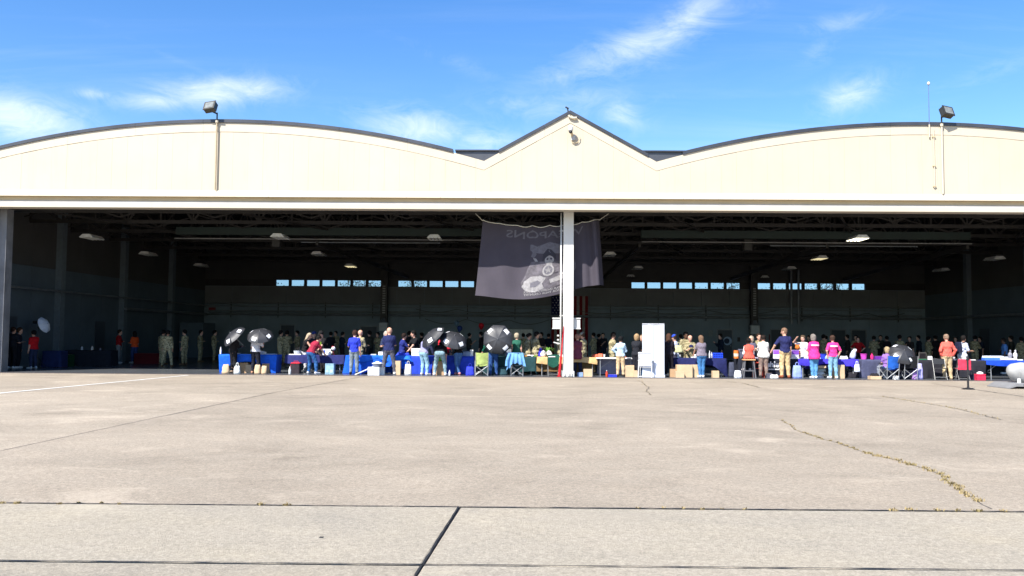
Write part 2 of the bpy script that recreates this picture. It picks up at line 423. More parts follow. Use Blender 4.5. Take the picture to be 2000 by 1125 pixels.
# painted taxi line
p0 = gground(-120, 779); p1 = gground(368, 732.6)
dv = Vector((p1[0] - p0[0], p1[1] - p0[1], 0)).normalized(); pn = Vector((-dv.y, dv.x, 0)) * .06
ln = MB(); ln.add([Vector((*p0, -.002)) - pn, Vector((*p1, -.002)) - pn, Vector((*p1, -.002)) + pn, Vector((*p0, -.002)) + pn], [(0, 1, 2, 3)])
tag(ln.build('painted_line', mat('line_paint', (.74, .73, .69), .8, 0, .2, 3)), kind='structure')
# edge angle of the floor
tag(MB().box(XL, XR, YE - .022, YE - .002, -.08, .012).build('floor_edge_angle', mat('edge_steel', (.10, .08, .075), .7, .3)), kind='structure')

# wavy weed-grown cracks
def crack(name, pts, width, weeds, h=.05, dens=1.0):
    P = [Vector((*gground(*p), 0)) for p in pts]
    fine = []
    for a, b in zip(P[:-1], P[1:]):
        n = max(2, int((b - a).length / .18))
        for i in range(n): fine.append(a.lerp(b, i / n) + Vector((random.uniform(-.03, .03), random.uniform(-.03, .03), 0)))
    fine.append(P[-1])
    s = MB()
    for i, p in enumerate(fine):
        d = (fine[min(i + 1, len(fine) - 1)] - fine[max(i - 1, 0)]).normalized(); n = Vector((-d.y, d.x, 0)) * width * random.uniform(.5, 1.3) / 2
        s.v += [tuple(p + n + Vector((0, 0, -.004))), tuple(p - n + Vector((0, 0, -.004)))]
    s.f = [(2 * i, 2 * i + 1, 2 * i + 3, 2 * i + 2) for i in range(len(fine) - 1)]
    me = s.mesh(name); fix_normals(me)
    tag(link(name, me, M_JOINT), kind='structure')
    w = MB()
    for (t0, t1, amount, spread, hh) in weeds:
        i0, i1 = int(t0 * (len(fine) - 1)), int(t1 * (len(fine) - 1))
        for _ in range(int(amount)):
            p = fine[random.randint(i0, max(i0, i1))] + Vector((random.gauss(0, spread), random.gauss(0, spread), -.006))
            a = random.uniform(0, 2 * PI); L = hh * random.uniform(.5, 1.3); d = Vector((math.cos(a), math.sin(a), 0))
            n = Vector((-d.y, d.x, 0)) * .006
            tip = p + d * L * random.uniform(.4, 1.3) + Vector((0, 0, L))
            mid = p + d * L * .3 + Vector((0, 0, L * .65))
            k = len(w.v); w.v += [tuple(p - n), tuple(p + n), tuple(mid + n * .8), tuple(mid - n * .8), tuple(tip)]
            w.f += [(k, k + 1, k + 2, k + 3), (k + 3, k + 2, k + 4)]
    if w.v:
        tag(w.build(name.replace('crack', 'weeds'), M_WEED), 'low dry weeds growing along a joint of the concrete apron', 'weeds', kind='stuff')
M_WEED = mat('dry_weed', (.33, .25, .12), .9, 0, .3, 3, two=(.18, .145, .06))
crack('joint_crack', [(1527, 820), (1528, 821), (1552, 836), (1560, 842), (1600, 855), (1655, 870), (1700, 886), (1752, 899), (1800, 913), (1838, 925), (1860, 944), (1880, 962), (1905, 978), (1937, 993)], .016,
      [(0, .3, 90, .012, .022), (.3, .6, 280, .02, .022), (.6, .97, 620, .03, .028)])
crack('thin_crack', [(1723, 774), (1800, 786), (1870, 798), (1955, 819)], .02, [(0, 1, 160, .04, .03)])
crack('jagged_crack', [(1250, 744), (1258, 750), (1268, 757), (1262, 764), (1272, 771)], .018, [(0, 1, 50, .04, .03)])
crack('short_crack', [(1420, 745), (1450, 748), (1485, 757)], .04, [(0, 1, 30, .04, .03)])
def seal(p, q, w, name='joint_seal'):
    a, b = Vector((*gground(*p), -.003)), Vector((*gground(*q), -.003)); d = (b - a).normalized()
    n = int((b - a).length / .12); s = MB(); L = (b - a).length
    for i in range(n + 1):
        c = a + d * (L * i / n); nn = Vector((-d.y, d.x, 0)) * w * .5 * random.uniform(.6, 1.25); j = Vector((-d.y, d.x, 0)) * random.uniform(-.004, .004)
        s.v += [tuple(c + nn + j), tuple(c - nn + j)]
    s.f = [(2 * i, 2 * i + 1, 2 * i + 3, 2 * i + 2) for i in range(n)]
    me = s.mesh(name); fix_normals(me); tag(link(name, me, M_JOINT), kind='structure')
seal((-100, 980), (2100, 998.8), .022)
seal((-100, 1092), (2100, 1113), .02)
seal((895, 989), (812, 1122), .017)
seal((0, 880), (525, 768), .014)
seal((525, 768), (700, 737), .022)
crack('edge_weed_crack', [(0, 981), (420, 984.6), (560, 985.8)], .008, [(0.02, .12, 90, .015, .018), (.25, .45, 70, .012, .016), (.93, 1, 70, .015, .02)])
crack('near_weed_crack', [(1250, 991.6), (1450, 993.3), (1700, 995.4), (1960, 997.6)], .008, [(0, .3, 40, .015, .018), (.75, 1, 150, .02, .022)])
crack('right_crack', [(1820, 749), (1880, 757), (1950, 767), (2010, 776)], .05, [])
# a drain slot
dx, dy = gground(628, 1048)
tag(MB().box(dx - .016, dx + .016, dy - .02, dy + .02, -.02, -.004).build('anchor_slot', M_JOINT), kind='structure')
# ---------------------------------------------------------------- the hangar
YF = -1.1
VX, VZ, AX, AZ, GZ = 3.3785, 8.449, 13.698, 9.927, 10.336
KA = (AZ - VZ) / (AX - VX) ** 2
def topz(x):
    x = abs(x)
    return GZ - (GZ - VZ) * x / VX if x < VX else AZ - KA * (x - AX) ** 2
hangar = thing('hangar', 'wide cream hangar with two arched bays, a centre gable and one open dark doorway', 'hangar', (0, 0, 0))
XA, XB = XL - .6, XR + .6
def profile(x0, x1, step=.5, off=0.0):
    n = max(1, int(math.ceil((x1 - x0) / step)))
    xs = set(x0 + (x1 - x0) * i / n for i in range(n + 1))
    for k in (-VX, 0.0, VX):
        if x0 < k < x1: xs.add(k)
    return [(x, topz(x) + off) for x in sorted(xs)]
TRIM = .37; PB = 7.215
# cladding sheets, each its own piece
pw = .6; x = XA
while x < XB - .01:
    x1 = min(x + pw, XB)
    t = profile(x + .0015, x1 - .0015, .3, -TRIM)
    dy = random.uniform(-.003, .003)
    MB().prism([(x1 - .0015, PB), (x + .0015, PB)] + t, YF + dy, YF + .05).build('cladding_sheet', M_CREAM, hangar)
    x = x1
MB().prism([(XB, 6.9), (XA, 6.9)] + profile(XA, XB, .5, -.03), YF + .06, YF + .14).build('gable_backing', M_CREAM, hangar)
# rake trim above the sheets, in lengths
for x0 in np.arange(XA, XB, 2.7):
    x1 = min(x0 + 2.7, XB)
    t = profile(x0 + .002, x1 - .002, .45)
    low = [(px_, z - TRIM) for px_, z in t][::-1]
    s = MB()
    for (xa, za), (xb, zb) in zip(t[:-1], t[1:]):
        s.prism([(xb, zb - TRIM + .012), (xa, za - TRIM + .012), (xa, za), (xb, zb)], YF - .012, YF + .045)
    s.build('rake_board', M_TRIM, hangar)
# dark metal roof edge
for x0 in np.arange(XA, XB, 2.7):
    x1 = min(x0 + 2.7, XB)
    t = profile(x0 + .004, x1 - .004, .45)
    s = MB()
    for (xa, za), (xb, zb) in zip(t[:-1], t[1:]):
        if abs((xa + xb) / 2) > VX - .5 and abs((xa + xb) / 2) < VX + 1.0: continue
        s.prism([(xb, zb + .003), (xa, za + .003), (xa, za + .055), (xb, zb + .055)], YF - .06, YF + .3)
        s.prism([(xb, zb + .055), (xa, za + .055), (xa, za + .14), (xb, zb + .14)], YF - .035, YF + .3)
    if s.v: s.build('roof_edge', M_FLASH, hangar)
# valley fillers between the arches and the gable
for sg in (-1, 1):
    pts = [(sg * (VX - .58), topz(VX - .58) + .02), (sg * VX, VZ + .02), (sg * (VX + 1.12), topz(VX + 1.12) + .02)]
    zt = 8.85
    poly = [pts[0], pts[1], pts[2], (pts[2][0], zt), (pts[0][0], zt)]
    if sg > 0: poly = poly
    else: poly = poly[::-1]
    s = MB().prism(poly, YF + .06, YB + .3); me = s.mesh('valley_saddle'); fix_normals(me)
    link('valley_saddle', me, M_ROOF, hangar)
    s = MB().box(min(pts[0][0], pts[2][0]) - .02, max(pts[0][0], pts[2][0]) + .02, YF - .02, YF + .5, zt + .002, zt + .05); s.build('valley_flashing', M_FLASH, hangar)
# roof deck
prof = profile(XA, XB, .8)
s = MB()
for (xa, za), (xb, zb) in zip(prof[:-1], prof[1:]):
    s.prism([(xb, zb - .22), (xa, za - .22), (xa, za + .05), (xb, zb + .05)], YF + .31, YB + .5)
s.build('roof', M_ROOFD, hangar)
# flared drip band
for x0 in np.arange(XA, XB, 1.35):
    x1 = min(x0 + 1.35, XB)
    s = MB(); a = x0 + .004; b = x1 - .004
    s.add([(a, YF - .04, PB), (b, YF - .04, PB), (b, YF - .19, 6.975), (a, YF - .19, 6.975), (a, YF + .05, PB - .01), (b, YF + .05, PB - .01), (b, YF + .05, 6.955), (a, YF + .05, 6.955), (b, YF - .19, 6.955), (a, YF - .19, 6.955)],
          [(3, 2, 1, 0), (0, 1, 5, 4), (3, 9, 8, 2), (9, 7, 6, 8), (4, 5, 6, 7), (0, 4, 7, 9, 3), (1, 2, 8, 6, 5)])
    s.build('drip_sheet', M_TRIM, hangar)
MB().box(XA, XB, YF - .02, YF + .5, 6.79, 6.952).build('soffit_strip', M_TAN, hangar)
MB().box(XA, XB, YF - .04, YF + .5, 6.70, 6.788).build('track_cover', M_GREYP, hangar)
MB().box(XA, XB, YF - .06, YF + .5, 6.53, 6.698).build('lintel', M_LINTEL, hangar)
MB().box(XA, XB, YF + .5, .3, 6.60, 6.66).build('lintel_soffit', M_STEEL, hangar)
# centre column
colo = MB().box(-.20, .20, -.20, .20, .03, 6.6).build('centre_column', M_WHITE, hangar)
cb = MB().cbox(-.25, .25, -.25, .25, 0.0, .22, .015); cb.build('column_base', M_WHITE, colo)
for bx in (-.14, .02, .13): MB().cbox(bx - .04, bx + .04, -.30, -.251, .02, .12 + .03 * (bx > 0), .008).build('base_bracket', M_GREYP, colo)
MB().cyl((-.30, -.16, .1), (-.30, -.16, 6.55), .032, .032, 8).build('conduit', M_WHITE, colo, smooth=True)
for z in (.9, 2.4, 4.1, 5.8): MB().box(-.345, -.2, -.175, -.145, z, z + .05).build('conduit_clamp', M_GREYP, colo)
for sg, w in ((-1, .30), (1, .27)):
    xc = sg * (.2 + w / 2 + .02) + (-.09 if sg < 0 else 0)
    bo = MB().cbox(xc - w / 2, xc + w / 2, .02, .2, 1.93, 2.30, .01).build('junction_box', M_WHITE, colo)
    MB().cbox(xc - w / 2 - .02, xc + w / 2 + .02, -.02, .2, 2.302, 2.34, .008).build('box_lid', M_WHITE, bo)
    MB().cbox(xc - w / 2 - .02, xc + w / 2 + .02, -.02, .2, 1.89, 1.928, .008).build('box_flange', M_WHITE, bo)
for z in (1.30, 1.45, 1.62): MB().cyl((-.44, -.05, z), (-.36, -.05, z), .035, .035, 8).build('pipe_knob', M_WHITE, colo)
MB().bar((-.58, -.05, 1.36), (-.33, -.05, 1.30), .04, .04).build('pipe_lever', M_WHITE, colo)
# left door post
lp_x = gx(9, 0)
MB().box(lp_x - .62, lp_x - .30, -.35, .1, 0, 6.6).build('door_post', mat('post_grey', (.16, .165, .175), .6, 0, .25, 1.5), hangar)
MB().box(lp_x - .29, lp_x, -.25, .2, 0, 6.6).build('door_post', mat('post_grey', (.16, .165, .175), .6, 0, .25, 1.5), hangar)
MB().box(XA, lp_x - .63, YF, .2, 0, 6.6).build('wing_wall', M_CREAM, hangar)
MB().box(24.0, XB, YF, .2, 0, 6.6).build('wing_wall', M_CREAM, hangar)
# side walls, back wall with a window band
def side_wall(x0, x1, inner, sg):
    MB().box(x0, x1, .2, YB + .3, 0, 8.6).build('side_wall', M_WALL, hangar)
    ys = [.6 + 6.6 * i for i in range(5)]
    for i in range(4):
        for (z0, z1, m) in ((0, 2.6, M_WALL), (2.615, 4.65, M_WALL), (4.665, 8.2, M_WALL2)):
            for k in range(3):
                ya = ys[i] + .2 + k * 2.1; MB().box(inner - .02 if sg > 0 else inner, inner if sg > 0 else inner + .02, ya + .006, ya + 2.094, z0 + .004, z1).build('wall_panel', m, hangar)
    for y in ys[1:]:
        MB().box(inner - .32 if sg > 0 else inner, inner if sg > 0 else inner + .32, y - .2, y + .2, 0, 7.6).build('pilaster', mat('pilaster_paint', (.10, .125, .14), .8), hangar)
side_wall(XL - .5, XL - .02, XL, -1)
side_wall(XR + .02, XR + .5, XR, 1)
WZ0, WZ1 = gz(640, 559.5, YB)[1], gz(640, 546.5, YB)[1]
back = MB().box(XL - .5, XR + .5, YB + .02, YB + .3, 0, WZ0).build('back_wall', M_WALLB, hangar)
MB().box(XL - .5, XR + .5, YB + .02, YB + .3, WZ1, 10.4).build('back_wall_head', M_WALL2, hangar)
wins = []
for (a, b, n) in ((538, 745, 7), (777, 957, 6), (1233, 1446, 7), (1479, 1691, 7)):
    xa, xb = gx(a, YB, 5.3), gx(b, YB, 5.3); p = (xb - xa + .14) / n
    for i in range(n): wins.append((xa + i * p, xa + i * p + p - .14))
edge = XL - .5
for (a, b) in wins + [(XR + .5, 0)]:
    if a - edge > .01: MB().box(edge, a, YB + .02, YB + .3, WZ0, WZ1).build('window_pier', M_STEEL, back)
    edge = b
for (a, b) in wins:
    zc0, zc1 = WZ0 + .002, WZ1 - .002
    f = MB(); t = .03
    f.box(a, a + t, YB + .03, YB + .16, zc0, zc1); f.box(b - t, b, YB + .03, YB + .16, zc0, zc1)
    f.box(a + t, b - t, YB + .03, YB + .16, zc0, zc0 + t); f.box(a + t, b - t, YB + .03, YB + .16, zc1 - t, zc1)
    f.build('window_frame', M_STEEL, back)
    MB().box(a + t, b - t, YB + .09, YB + .1, zc0 + t, zc1 - t).build('window_pane', M_GLASS, back)
xs = np.linspace(XL + .02, XR - .02, 27)
for a, b in zip(xs[:-1], xs[1:]):
    for (z0, z1, m) in ((0.0, 2.55, M_WALLB), (2.56, 3.7, M_WALLB), (3.71, WZ0 - .03, mat('back_upper_bounce_tint', (.118, .122, .124), .85, 0, .15, .7))):  # greyer top band: change from skylight to ground bounce painted in
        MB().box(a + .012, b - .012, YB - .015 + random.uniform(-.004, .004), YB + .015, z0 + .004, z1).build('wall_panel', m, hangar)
# roof trusses
def truss(y, x0, x1, zb, n, drop=.45):
    s = MB(); xs = np.linspace(x0, x1, n + 1)
    s.bar((x0, y, zb), (x1, y, zb), .12, .16)
    tz = [max(zb + .7, topz(v) - drop - .25) for v in xs]
    for i in range(n):
        s.bar((xs[i], y, tz[i]), (xs[i + 1], y, tz[i + 1]), .12, .16)
        s.bar((xs[i], y, zb if i % 2 else tz[i]), (xs[i + 1], y, tz[i + 1] if i % 2 else zb), .07, .09)
        s.bar((xs[i], y, zb), (xs[i], y, tz[i]), .06, .07)
    s.build('roof_truss', M_STEEL, hangar)
for y in (1.2, 4.6, 8.2, 12.2, 16.5, 21, 25):
    truss(y, XL + .1, -.35, 6.72, 16); truss(y, .35, XR - .1, 6.72, 16)
for y0, y1 in ((1.2, 8.2), (8.2, 16.5)):
    for xx in (-20, -12, -5, 6, 13, 21):
        MB().bar((xx - 1.6, y0, 6.62), (xx + 1.6, y1, 6.62), .06, .08).build('sway_brace', M_STEEL, hangar)
for y in (2.6, 6.2, 10):
    s = MB()
    for i in range(12):
        xx = XL + 1 + i * 4.2
        s.bar((xx, y, 6.66), (xx + 2.1, y, 7.25), .05, .06); s.bar((xx + 2.1, y, 7.25), (xx + 4.2, y, 6.66), .05, .06)
    s.build('bridging', M_STEEL, hangar)
# pipes and wires on the walls
s = MB()
for z, r in ((3.0, .09), (3.22, .04), (3.55, .03), (3.75, .03)): s.cyl((XL + .35, YB - .2 - r, z), (XR - .4, YB - .2 - r, z), r, r, 8)
s.build('wall_pipe', M_PIPE, hangar)
for xx in np.linspace(XL + 2, XR - 2, 15): MB().bar((xx, YB - .16, 2.75), (xx, YB - .16, 3.85), .05, .05).build('pipe_hanger', M_STEEL, hangar)
MB().cyl((XR - .42, 1, 3.05), (XR - .42, YB - .4, 3.0), .09, .09, 8).build('wall_pipe', M_PIPE, hangar)
MB().cyl((XL + .42, 1, 3.6), (XL + .42, YB - .4, 3.55), .05, .05, 8).build('wall_pipe', M_PIPE, hangar)
MB().cyl((XL + .45, 13.5, 2.95), (XL + .45, YB - .5, 2.95), .08, .08, 8).build('wall_pipe', M_PIPE, hangar)
def swag(xa, xb, z, sag, y=None):
    y = YB - .3 if y is None else y
    pts = []; n = 28
    for i in range(n + 1):
        t = i / n; pts.append((xa + (xb - xa) * t, y, z - sag * abs(math.sin(t * PI * 3.0))))
    MB().tube(pts, .022, 4).build('wall_cable', M_BLACK, hangar)
swag(-9.5, -.6, 3.45, .25); swag(1.5, 16, 3.5, .3); swag(-8.8, 0, 2.75, .35); swag(17, 25, 3.4, .3)
# ducts with heater boxes
for px in (750, 1473):
    xx = gx(px, YB - .6, 3)
    d = MB().box(xx - .24, xx + .24, YB - .75, YB - .35, 2.5, 6.6).build('heater_duct', M_STEEL, hangar)
    for z in np.arange(3.1, 5.0, .17): MB().box(xx - .10, xx + .10, YB - .775, YB - .752, z, z + .09).build('duct_louvre', M_STEELB, d)
    MB().cbox(xx - .30, xx + .30, YB - .9, YB - .36, 1.85, 2.44, .02).build('heater_box', mat('heater_grey', (.42, .45, .45), .6), d)
    MB().cyl((xx, YB - .8, 2.45), (xx, YB - .8, 2.8), .26, .1, 10).build('duct_cone', M_PIPE, d)
for px in (1546, 1560): 
    xx = gx(px, YB - .3, 4); MB().cyl((xx, YB - .3, 2.6), (xx, YB - .3, 6.4), .09, .09, 8).build('downpipe', M_PIPE, hangar)
# doors on the back wall and side walls
for (px, w, h) in ((561, .95, 2.2), (720, 1.1, 2.15), (1416, 1.0, 2.1), (1520, .95, 2.15), (1638, .95, 2.15), (1678, .95, 2.15), (1015, 1.8, 2.05)):
    xx = gx(px, YB - .1, 1)
    d = MB().box(xx - w / 2, xx + w / 2, YB - .07, YB - .02, .02, h).build('inside_door', M_DOOR if px != 1015 else mat('pale_shutter', (.5, .52, .5), .6), back)
    f = MB(); f.box(xx - w / 2 - .08, xx - w / 2 - .003, YB - .09, YB - .02, .02, h + .08); f.box(xx + w / 2 + .003, xx + w / 2 + .08, YB - .09, YB - .02, .02, h + .08); f.box(xx - w / 2, xx + w / 2, YB - .09, YB - .02, h + .003, h + .08)
    f.build('door_frame', M_PIPE, d)
    MB().cyl((xx + w / 2 - .1, YB - .12, 1.0), (xx + w / 2 - .1, YB - .07, 1.0), .03, .03, 6).build('handle', M_CHROME, d)
for y, h in ((3.4, 2.3), (11.5, 2.2)):
    MB().box(XL + .025, XL + .06, y - .55, y + .55, .02, h).build('inside_door', M_DOOR, hangar)
MB().box(XR - .06, XR - .025, 18.2, 19.3, .02, 2.25).build('inside_door', M_DOOR, hangar)
# office box in the far left corner
ofx0, ofx1 = gx(352, 22, 1), gx(398, 22, 1)
MB().box(ofx0, ofx1, 21.8, 24, 0, 2.3).build('partition', M_WALL, hangar)
# inside signs, on their wall
for (px, py, w, h, c) in ((1212, 655, .48, .75, (120, 140, 150)), (1388, 651, .30, .42, (130, 140, 140)), (1268, 646, .9, .35, (60, 90, 140)), (1506, 660, .3, .5, (110, 20, 24)), (25, 601, .5, .25, (120, 20, 28)), (1443, 663, .2, .3, (50, 40, 40))):
    xx, zz = gz(px, py, YB - .05)
    if px < 100: xx = XL + .6
    MB().box(xx - w / 2, xx + w / 2, YB - .045, YB - .02, zz - h / 2, zz + h / 2).build('wall_sign', mat('sign_%d' % px, rgb(*c), .6, 0, .3, 14), back)

# crane bridges and runways
def crane(xa, xb, y, z, label):
    c = thing('bridge_crane', label, 'crane', ((xa + xb) / 2, y, z), group='crane bridges under the hangar roof')
    L = (xb - xa) / 2
    MB().box(-L, L, -.14, .14, .22, .58).build('girder', M_GREEN, c)
    MB().cyl((-L, -.25, .02), (L, -.25, .02), .03, .03, 8).build('rail_tube', M_STEELB, c)
    MB().cyl((-L * .2, .25, -.08), (L * .7, .25, -.08), .025, .025, 8).build('rail_tube', M_PIPE, c)
    for t in (-.9, -.3, .3, .9): MB().bar((L * t, -.2, .02), (L * t, 0, .4), .04, .04).build('bracket', M_STEEL, c)
    MB().cbox(-L * .35 - .2, -L * .35 + .2, -.2, .2, -.35, .18, .03).build('hoist', M_STEEL, c)
crane(gx(345, 6.5, 6.2), gx(950, 6.5, 6.2), 6.5, 6.13, 'dark green bridge crane hanging under the roof of the left bay')
crane(gx(1252, 6.5, 6.2), gx(1893, 6.5, 6.2), 6.5, 6.10, 'dark green bridge crane hanging under the roof of the right bay')
for px, px2 in ((618, 795), (1250, 1178), (1617, 1430), (1892, 1652)):
    xa = gx(px, 6.6, 6.05); xb = gx(px2, 25.8, 5.55)
    MB().bar((xa, 6.7, 6.02), (xb, 26.2, 5.72), .12, .22).build('crane_runway', M_STEEL, hangar)

# ---------------------------------------------------------------- high bay lights
M_HOOD = mat('lamp_hood', (.62, .62, .60), .5)
M_TUBE = mat('lamp_tube_off', (.55, .56, .50), .4)
M_TUBEW = mat('lamp_tube_dim', (.6, .55, .4), .4, emit=(1, .86, .5, .35))
M_TUBEL = mat('lamp_tube_lit', (.8, .8, .7), .4, emit=(1, .93, .72, 1.6))
def hibay(px, py, Z, lit, label):
    dist = None
    ray = CF + CR * ((px - 1000) / FPX) + CU * ((562.5 - py) / FPX)
    t = (Z - CAM.z) / ray.z
    X, Y = CAM.x + ray.x * t, CAM.y + ray.y * t
    L = thing('high_bay_light', label, 'light', (X, Y, Z), group='high bay lights under the hangar roof')
    w, l, h = .31, .58, .15
    s = MB(); s.add([(-w, -l, 0), (w, -l, 0), (w, l, 0), (-w, l, 0), (-w * .55, -l * .92, h), (w * .55, -l * .92, h), (w * .55, l * .92, h), (-w * .55, l * .92, h)],
                    [(0, 1, 5, 4), (1, 2, 6, 5), (2, 3, 7, 6), (3, 0, 4, 7), (4, 5, 6, 7)])
    s.build('hood', M_HOOD, L)
    for k in range(4):
        xx = -w * .75 + k * w * .5
        MB().cyl((xx, -l * .95, .02), (xx, l * .95, .02), .045, .045, 6).build('tube', (M_TUBE, M_TUBEW, M_TUBEL)[lit], L)
    for yy in (-l * .6, l * .6): MB().cyl((0, yy, h), (0, yy, 6.7 - Z), .012, .012, 4).build('hanger_wire', M_STEEL, L)
LAMPS = [(180, 466, 1, 'front'), (290, 498, 0, 'second'), (393, 520, 0, 'third'), (470, 538, 1, 'rearmost')]
ordn = ['front', 'second', 'third', 'rearmost']
for rowname, pts in (('row by the left wall', [(180, 466, 0), (290, 498, 0), (393, 520, 0), (470, 538, 1)]),
                     ('row left of the first duct', [(548, 465, 0), (623, 498, 0), (685, 521, 1), (730, 539, 0)]),
                     ('row left of the hanging banner', [(850, 467, 0)]),
                     ('row right of the hanging banner', [(1190, 499, 0), (1245, 525, 0), (1230, 541, 0)]),
                     ('row in front of the right windows', [(1675, 468, 2), (1600, 506, 1), (1541, 526, 0), (1490, 543, 0)]),
                     ('row by the right wall', [(1942, 507, 0), (1838, 529, 0), (1762, 546, 0)])):
    n = len(pts)
    for i, (px, py, lit) in enumerate(pts):
        which = ('only' if n == 1 else ['nearest', 'second', 'third', 'farthest'][i] if n == 4 else ['nearest', 'middle', 'farthest'][i])
        hibay(px, py, 5.86, lit, 'hooded high bay light, %s of the %s%s' % (which, rowname, ', brightly lit' if lit == 2 else ''))

# ---------------------------------------------------------------- roof fittings
def flood(px_pole, y_bot, y_top, lamp_px, lamp_py, tilt, yawz, label, brown):
    X, zb = gz(px_pole, y_bot, YF - .07); _, zt = gz(px_pole, y_top, YF - .07)
    t = thing('flood_light', label, 'flood light', (X, YF - .09, zb), group='flood lights above the facade')
    MB().cyl((0, 0, 0), (0, 0, zt - zb), .035, .035, 8).build('pole', mat('pole_tan', (.36, .29, .19), .6) if brown else M_TRIM, t)
    MB().cyl((0, 0, zt - zb - .08), (0, 0, zt - zb + .02), .06, .06, 8).build('collar', M_TRIM, t)
    MB().cyl((0, 0, zt - zb), (0, 0, zt - zb + .32), .03, .03, 8).build('arm', M_BLACK, t)
    lx, lz = gz(lamp_px, lamp_py, YF - .2)
    h = bpy.data.objects.new('lamp_head', None)
    M = Matrix.Translation((lx - X, -.12, lz - zb)) @ Matrix.Rotation(yawz, 4, 'Z') @ Matrix.Rotation(tilt, 4, 'X') @ Matrix.Rotation(-.15 if brown else .12, 4, 'Y')
    hd = MB(); hd.box(-.22, .22, -.10, .10, -.19, .19, M)
    ho = hd.build('lamp_head', mat('lamp_bronze', (.045, .042, .035), .45, .4), t)
    MB().box(-.24, .24, -.135, -.102, -.21, .21, M).build('lamp_bezel', mat('lamp_bronze', (.045, .042, .035)), ho)
    MB().box(-.18, .18, -.142, -.136, -.15, .15, M).build('lamp_glass', mat('lamp_lens', (.17, .18, .17), .3, 0, .3, 9), ho)
    MB().bar((0, 0, zt - zb + .28), tuple(M @ Vector((0, .0, -.17))), .05, .05).build('bracket', M_BLACK, t)
flood(420.5, 371, 236, 412, 210, -.55, -.25, 'bronze flood light tilted on a tan pole over the left arch', True)
flood(1841.5, 379, 243, 1848, 220, -.45, .35, 'bronze flood light on a cream pole over the right arch', False)
ax, az0 = gz(1815.5, 268, YF - .06); _, az1 = gz(1818.5, 163, YF - .06)
an = thing('whip_antenna', 'thin upright whip antenna with white tip on the right arch', 'antenna', (ax, YF - .06, az0))
MB().cyl((0, 0, 0), (0, 0, .5), .028, .028, 8).build('mount_pipe', M_TRIM, an)
MB().cyl((0, 0, .5), (0, 0, az1 - az0), .016, .010, 6).build('whip', mat('antenna_grey', (.10, .13, .22), .5), an)
MB().lathe([(.01, -.07), (.05, -.05), (.055, 0), (.045, .05), (.01, .07)], 10, (0, 0, az1 - az0)).build('tip', M_WHITE, an, smooth=True)
cx2, cz0 = gz(1826, 367, YF - .05); _, cz1 = gz(1826, 252, YF - .05)
cd = thing('cable_conduit', 'thin cream conduit clipped to the facade beside the right flood light pole', 'conduit', (cx2, YF - .05, cz0))
MB().cyl((0, 0, 0), (0, 0, cz1 - cz0), .018, .018, 6).build('pipe', M_TRIM, cd)
for z in (.05, .85, 2.0): MB().box(-.06, .06, -.025, .03, z, z + .025).build('clip', M_TAN, cd)
X, Z = gz(1114, 253, YF - .1)
cm = thing('security_camera', 'white dome camera on a bracket below the gable peak', 'camera', (X, YF - .03, Z))
MB().lathe([(.09, -.10), (.10, -.06), (.10, .08), (.07, .11), (.01, .12)], 12, (0, -.25, 0)).build('housing', M_WHITE, cm, smooth=True)
MB().lathe([(.02, -.2), (.06, -.17), (.075, -.11)], 12, (0, -.25, 0)).build('dome', M_BLACK, cm, smooth=True)
MB().bar((0, -.25, -.05), (.10, 0, -.28), .07, .07).build('arm', M_TAN, cm)
MB().cbox(.03, .2, -.06, 0, -.42, -.2, .01).build('mount_plate', M_GREYP, cm)
MB().tube([(.38, -.02, -.28), (.36, -.03, -.4), (.28, -.03, -.5), (.16, -.03, -.53), (.06, -.02, -.48)], .014, 5).build('cable', M_TAN, cm)
X, Z = gz(1119, 229, YF - .08)
pb = thing('conduit_elbow', 'cream conduit elbow just under the gable peak', 'conduit', (X, YF - .05, Z))
MB().tube([(-.17, -.03, .08), (-.12, -.04, 0), (0, -.04, -.04), (.15, -.04, -.02)], .045, 8).build('elbow', M_TRIM, pb)
X, Z = gz(1110, 220, YF); 
pa = thing('ridge_bracket', 'small dark bracket standing on the gable peak', 'bracket', (X, YF + .1, GZ + .1))
MB().bar((0, 0, 0), (-.03, 0, .17), .05, .05).build('stem', M_BLACK, pa)
MB().bar((-.11, -.02, .20), (.02, -.02, .13), .06, .05).build('head', M_BLACK, pa)

# ---------------------------------------------------------------- trees behind the hangar, seen through the window band
M_BARK = mat('bark', (.06, .045, .035), .9, 0, .3, 5)
M_LEAF = mat('leaf', (.07, .09, .035), .7, 0, .4, 1.5)
def tree(x, y, h, label, leafy, seed):
    R = random.Random(seed)
    t = thing('tree', label, 'tree', (x, y, -.15), group='trees behind the hangar')
    b = MB(); tips = []
    def limb(p, d, L, r, lev):
        q = p + d * L; b.cyl(p, q, r, r * .65, 6, False)
        if lev == 0: tips.append(q); return
        for _ in range(R.randint(2, 4)):
            nd = (d + Vector((R.uniform(-.9, .9), R.uniform(-.9, .9), R.uniform(-.25, .5)))).normalized()
            limb(p.lerp(q, R.uniform(.6, 1)), nd, L * R.uniform(.55, .8), r * .55, lev - 1)
    limb(Vector((0, 0, 0)), Vector((0, 0, 1)), h * .34, .24, 4)
    b.build('trunk', M_BARK, t)
    c = MB()
    for q in tips:
        for _ in range(leafy * 2):
            p = q + Vector((R.gauss(0, .4), R.gauss(0, .4), R.gauss(0, .35)))
            u = Vector((R.uniform(-1, 1), R.uniform(-1, 1), R.uniform(-1, 1))).normalized() * R.uniform(.06, .13); v = u.orthogonal().normalized() * u.length * .6
            c.add([p - u, p + v, p + u, p - v], [(0, 1, 2, 3)])
    c.build('crown', M_LEAF, t)
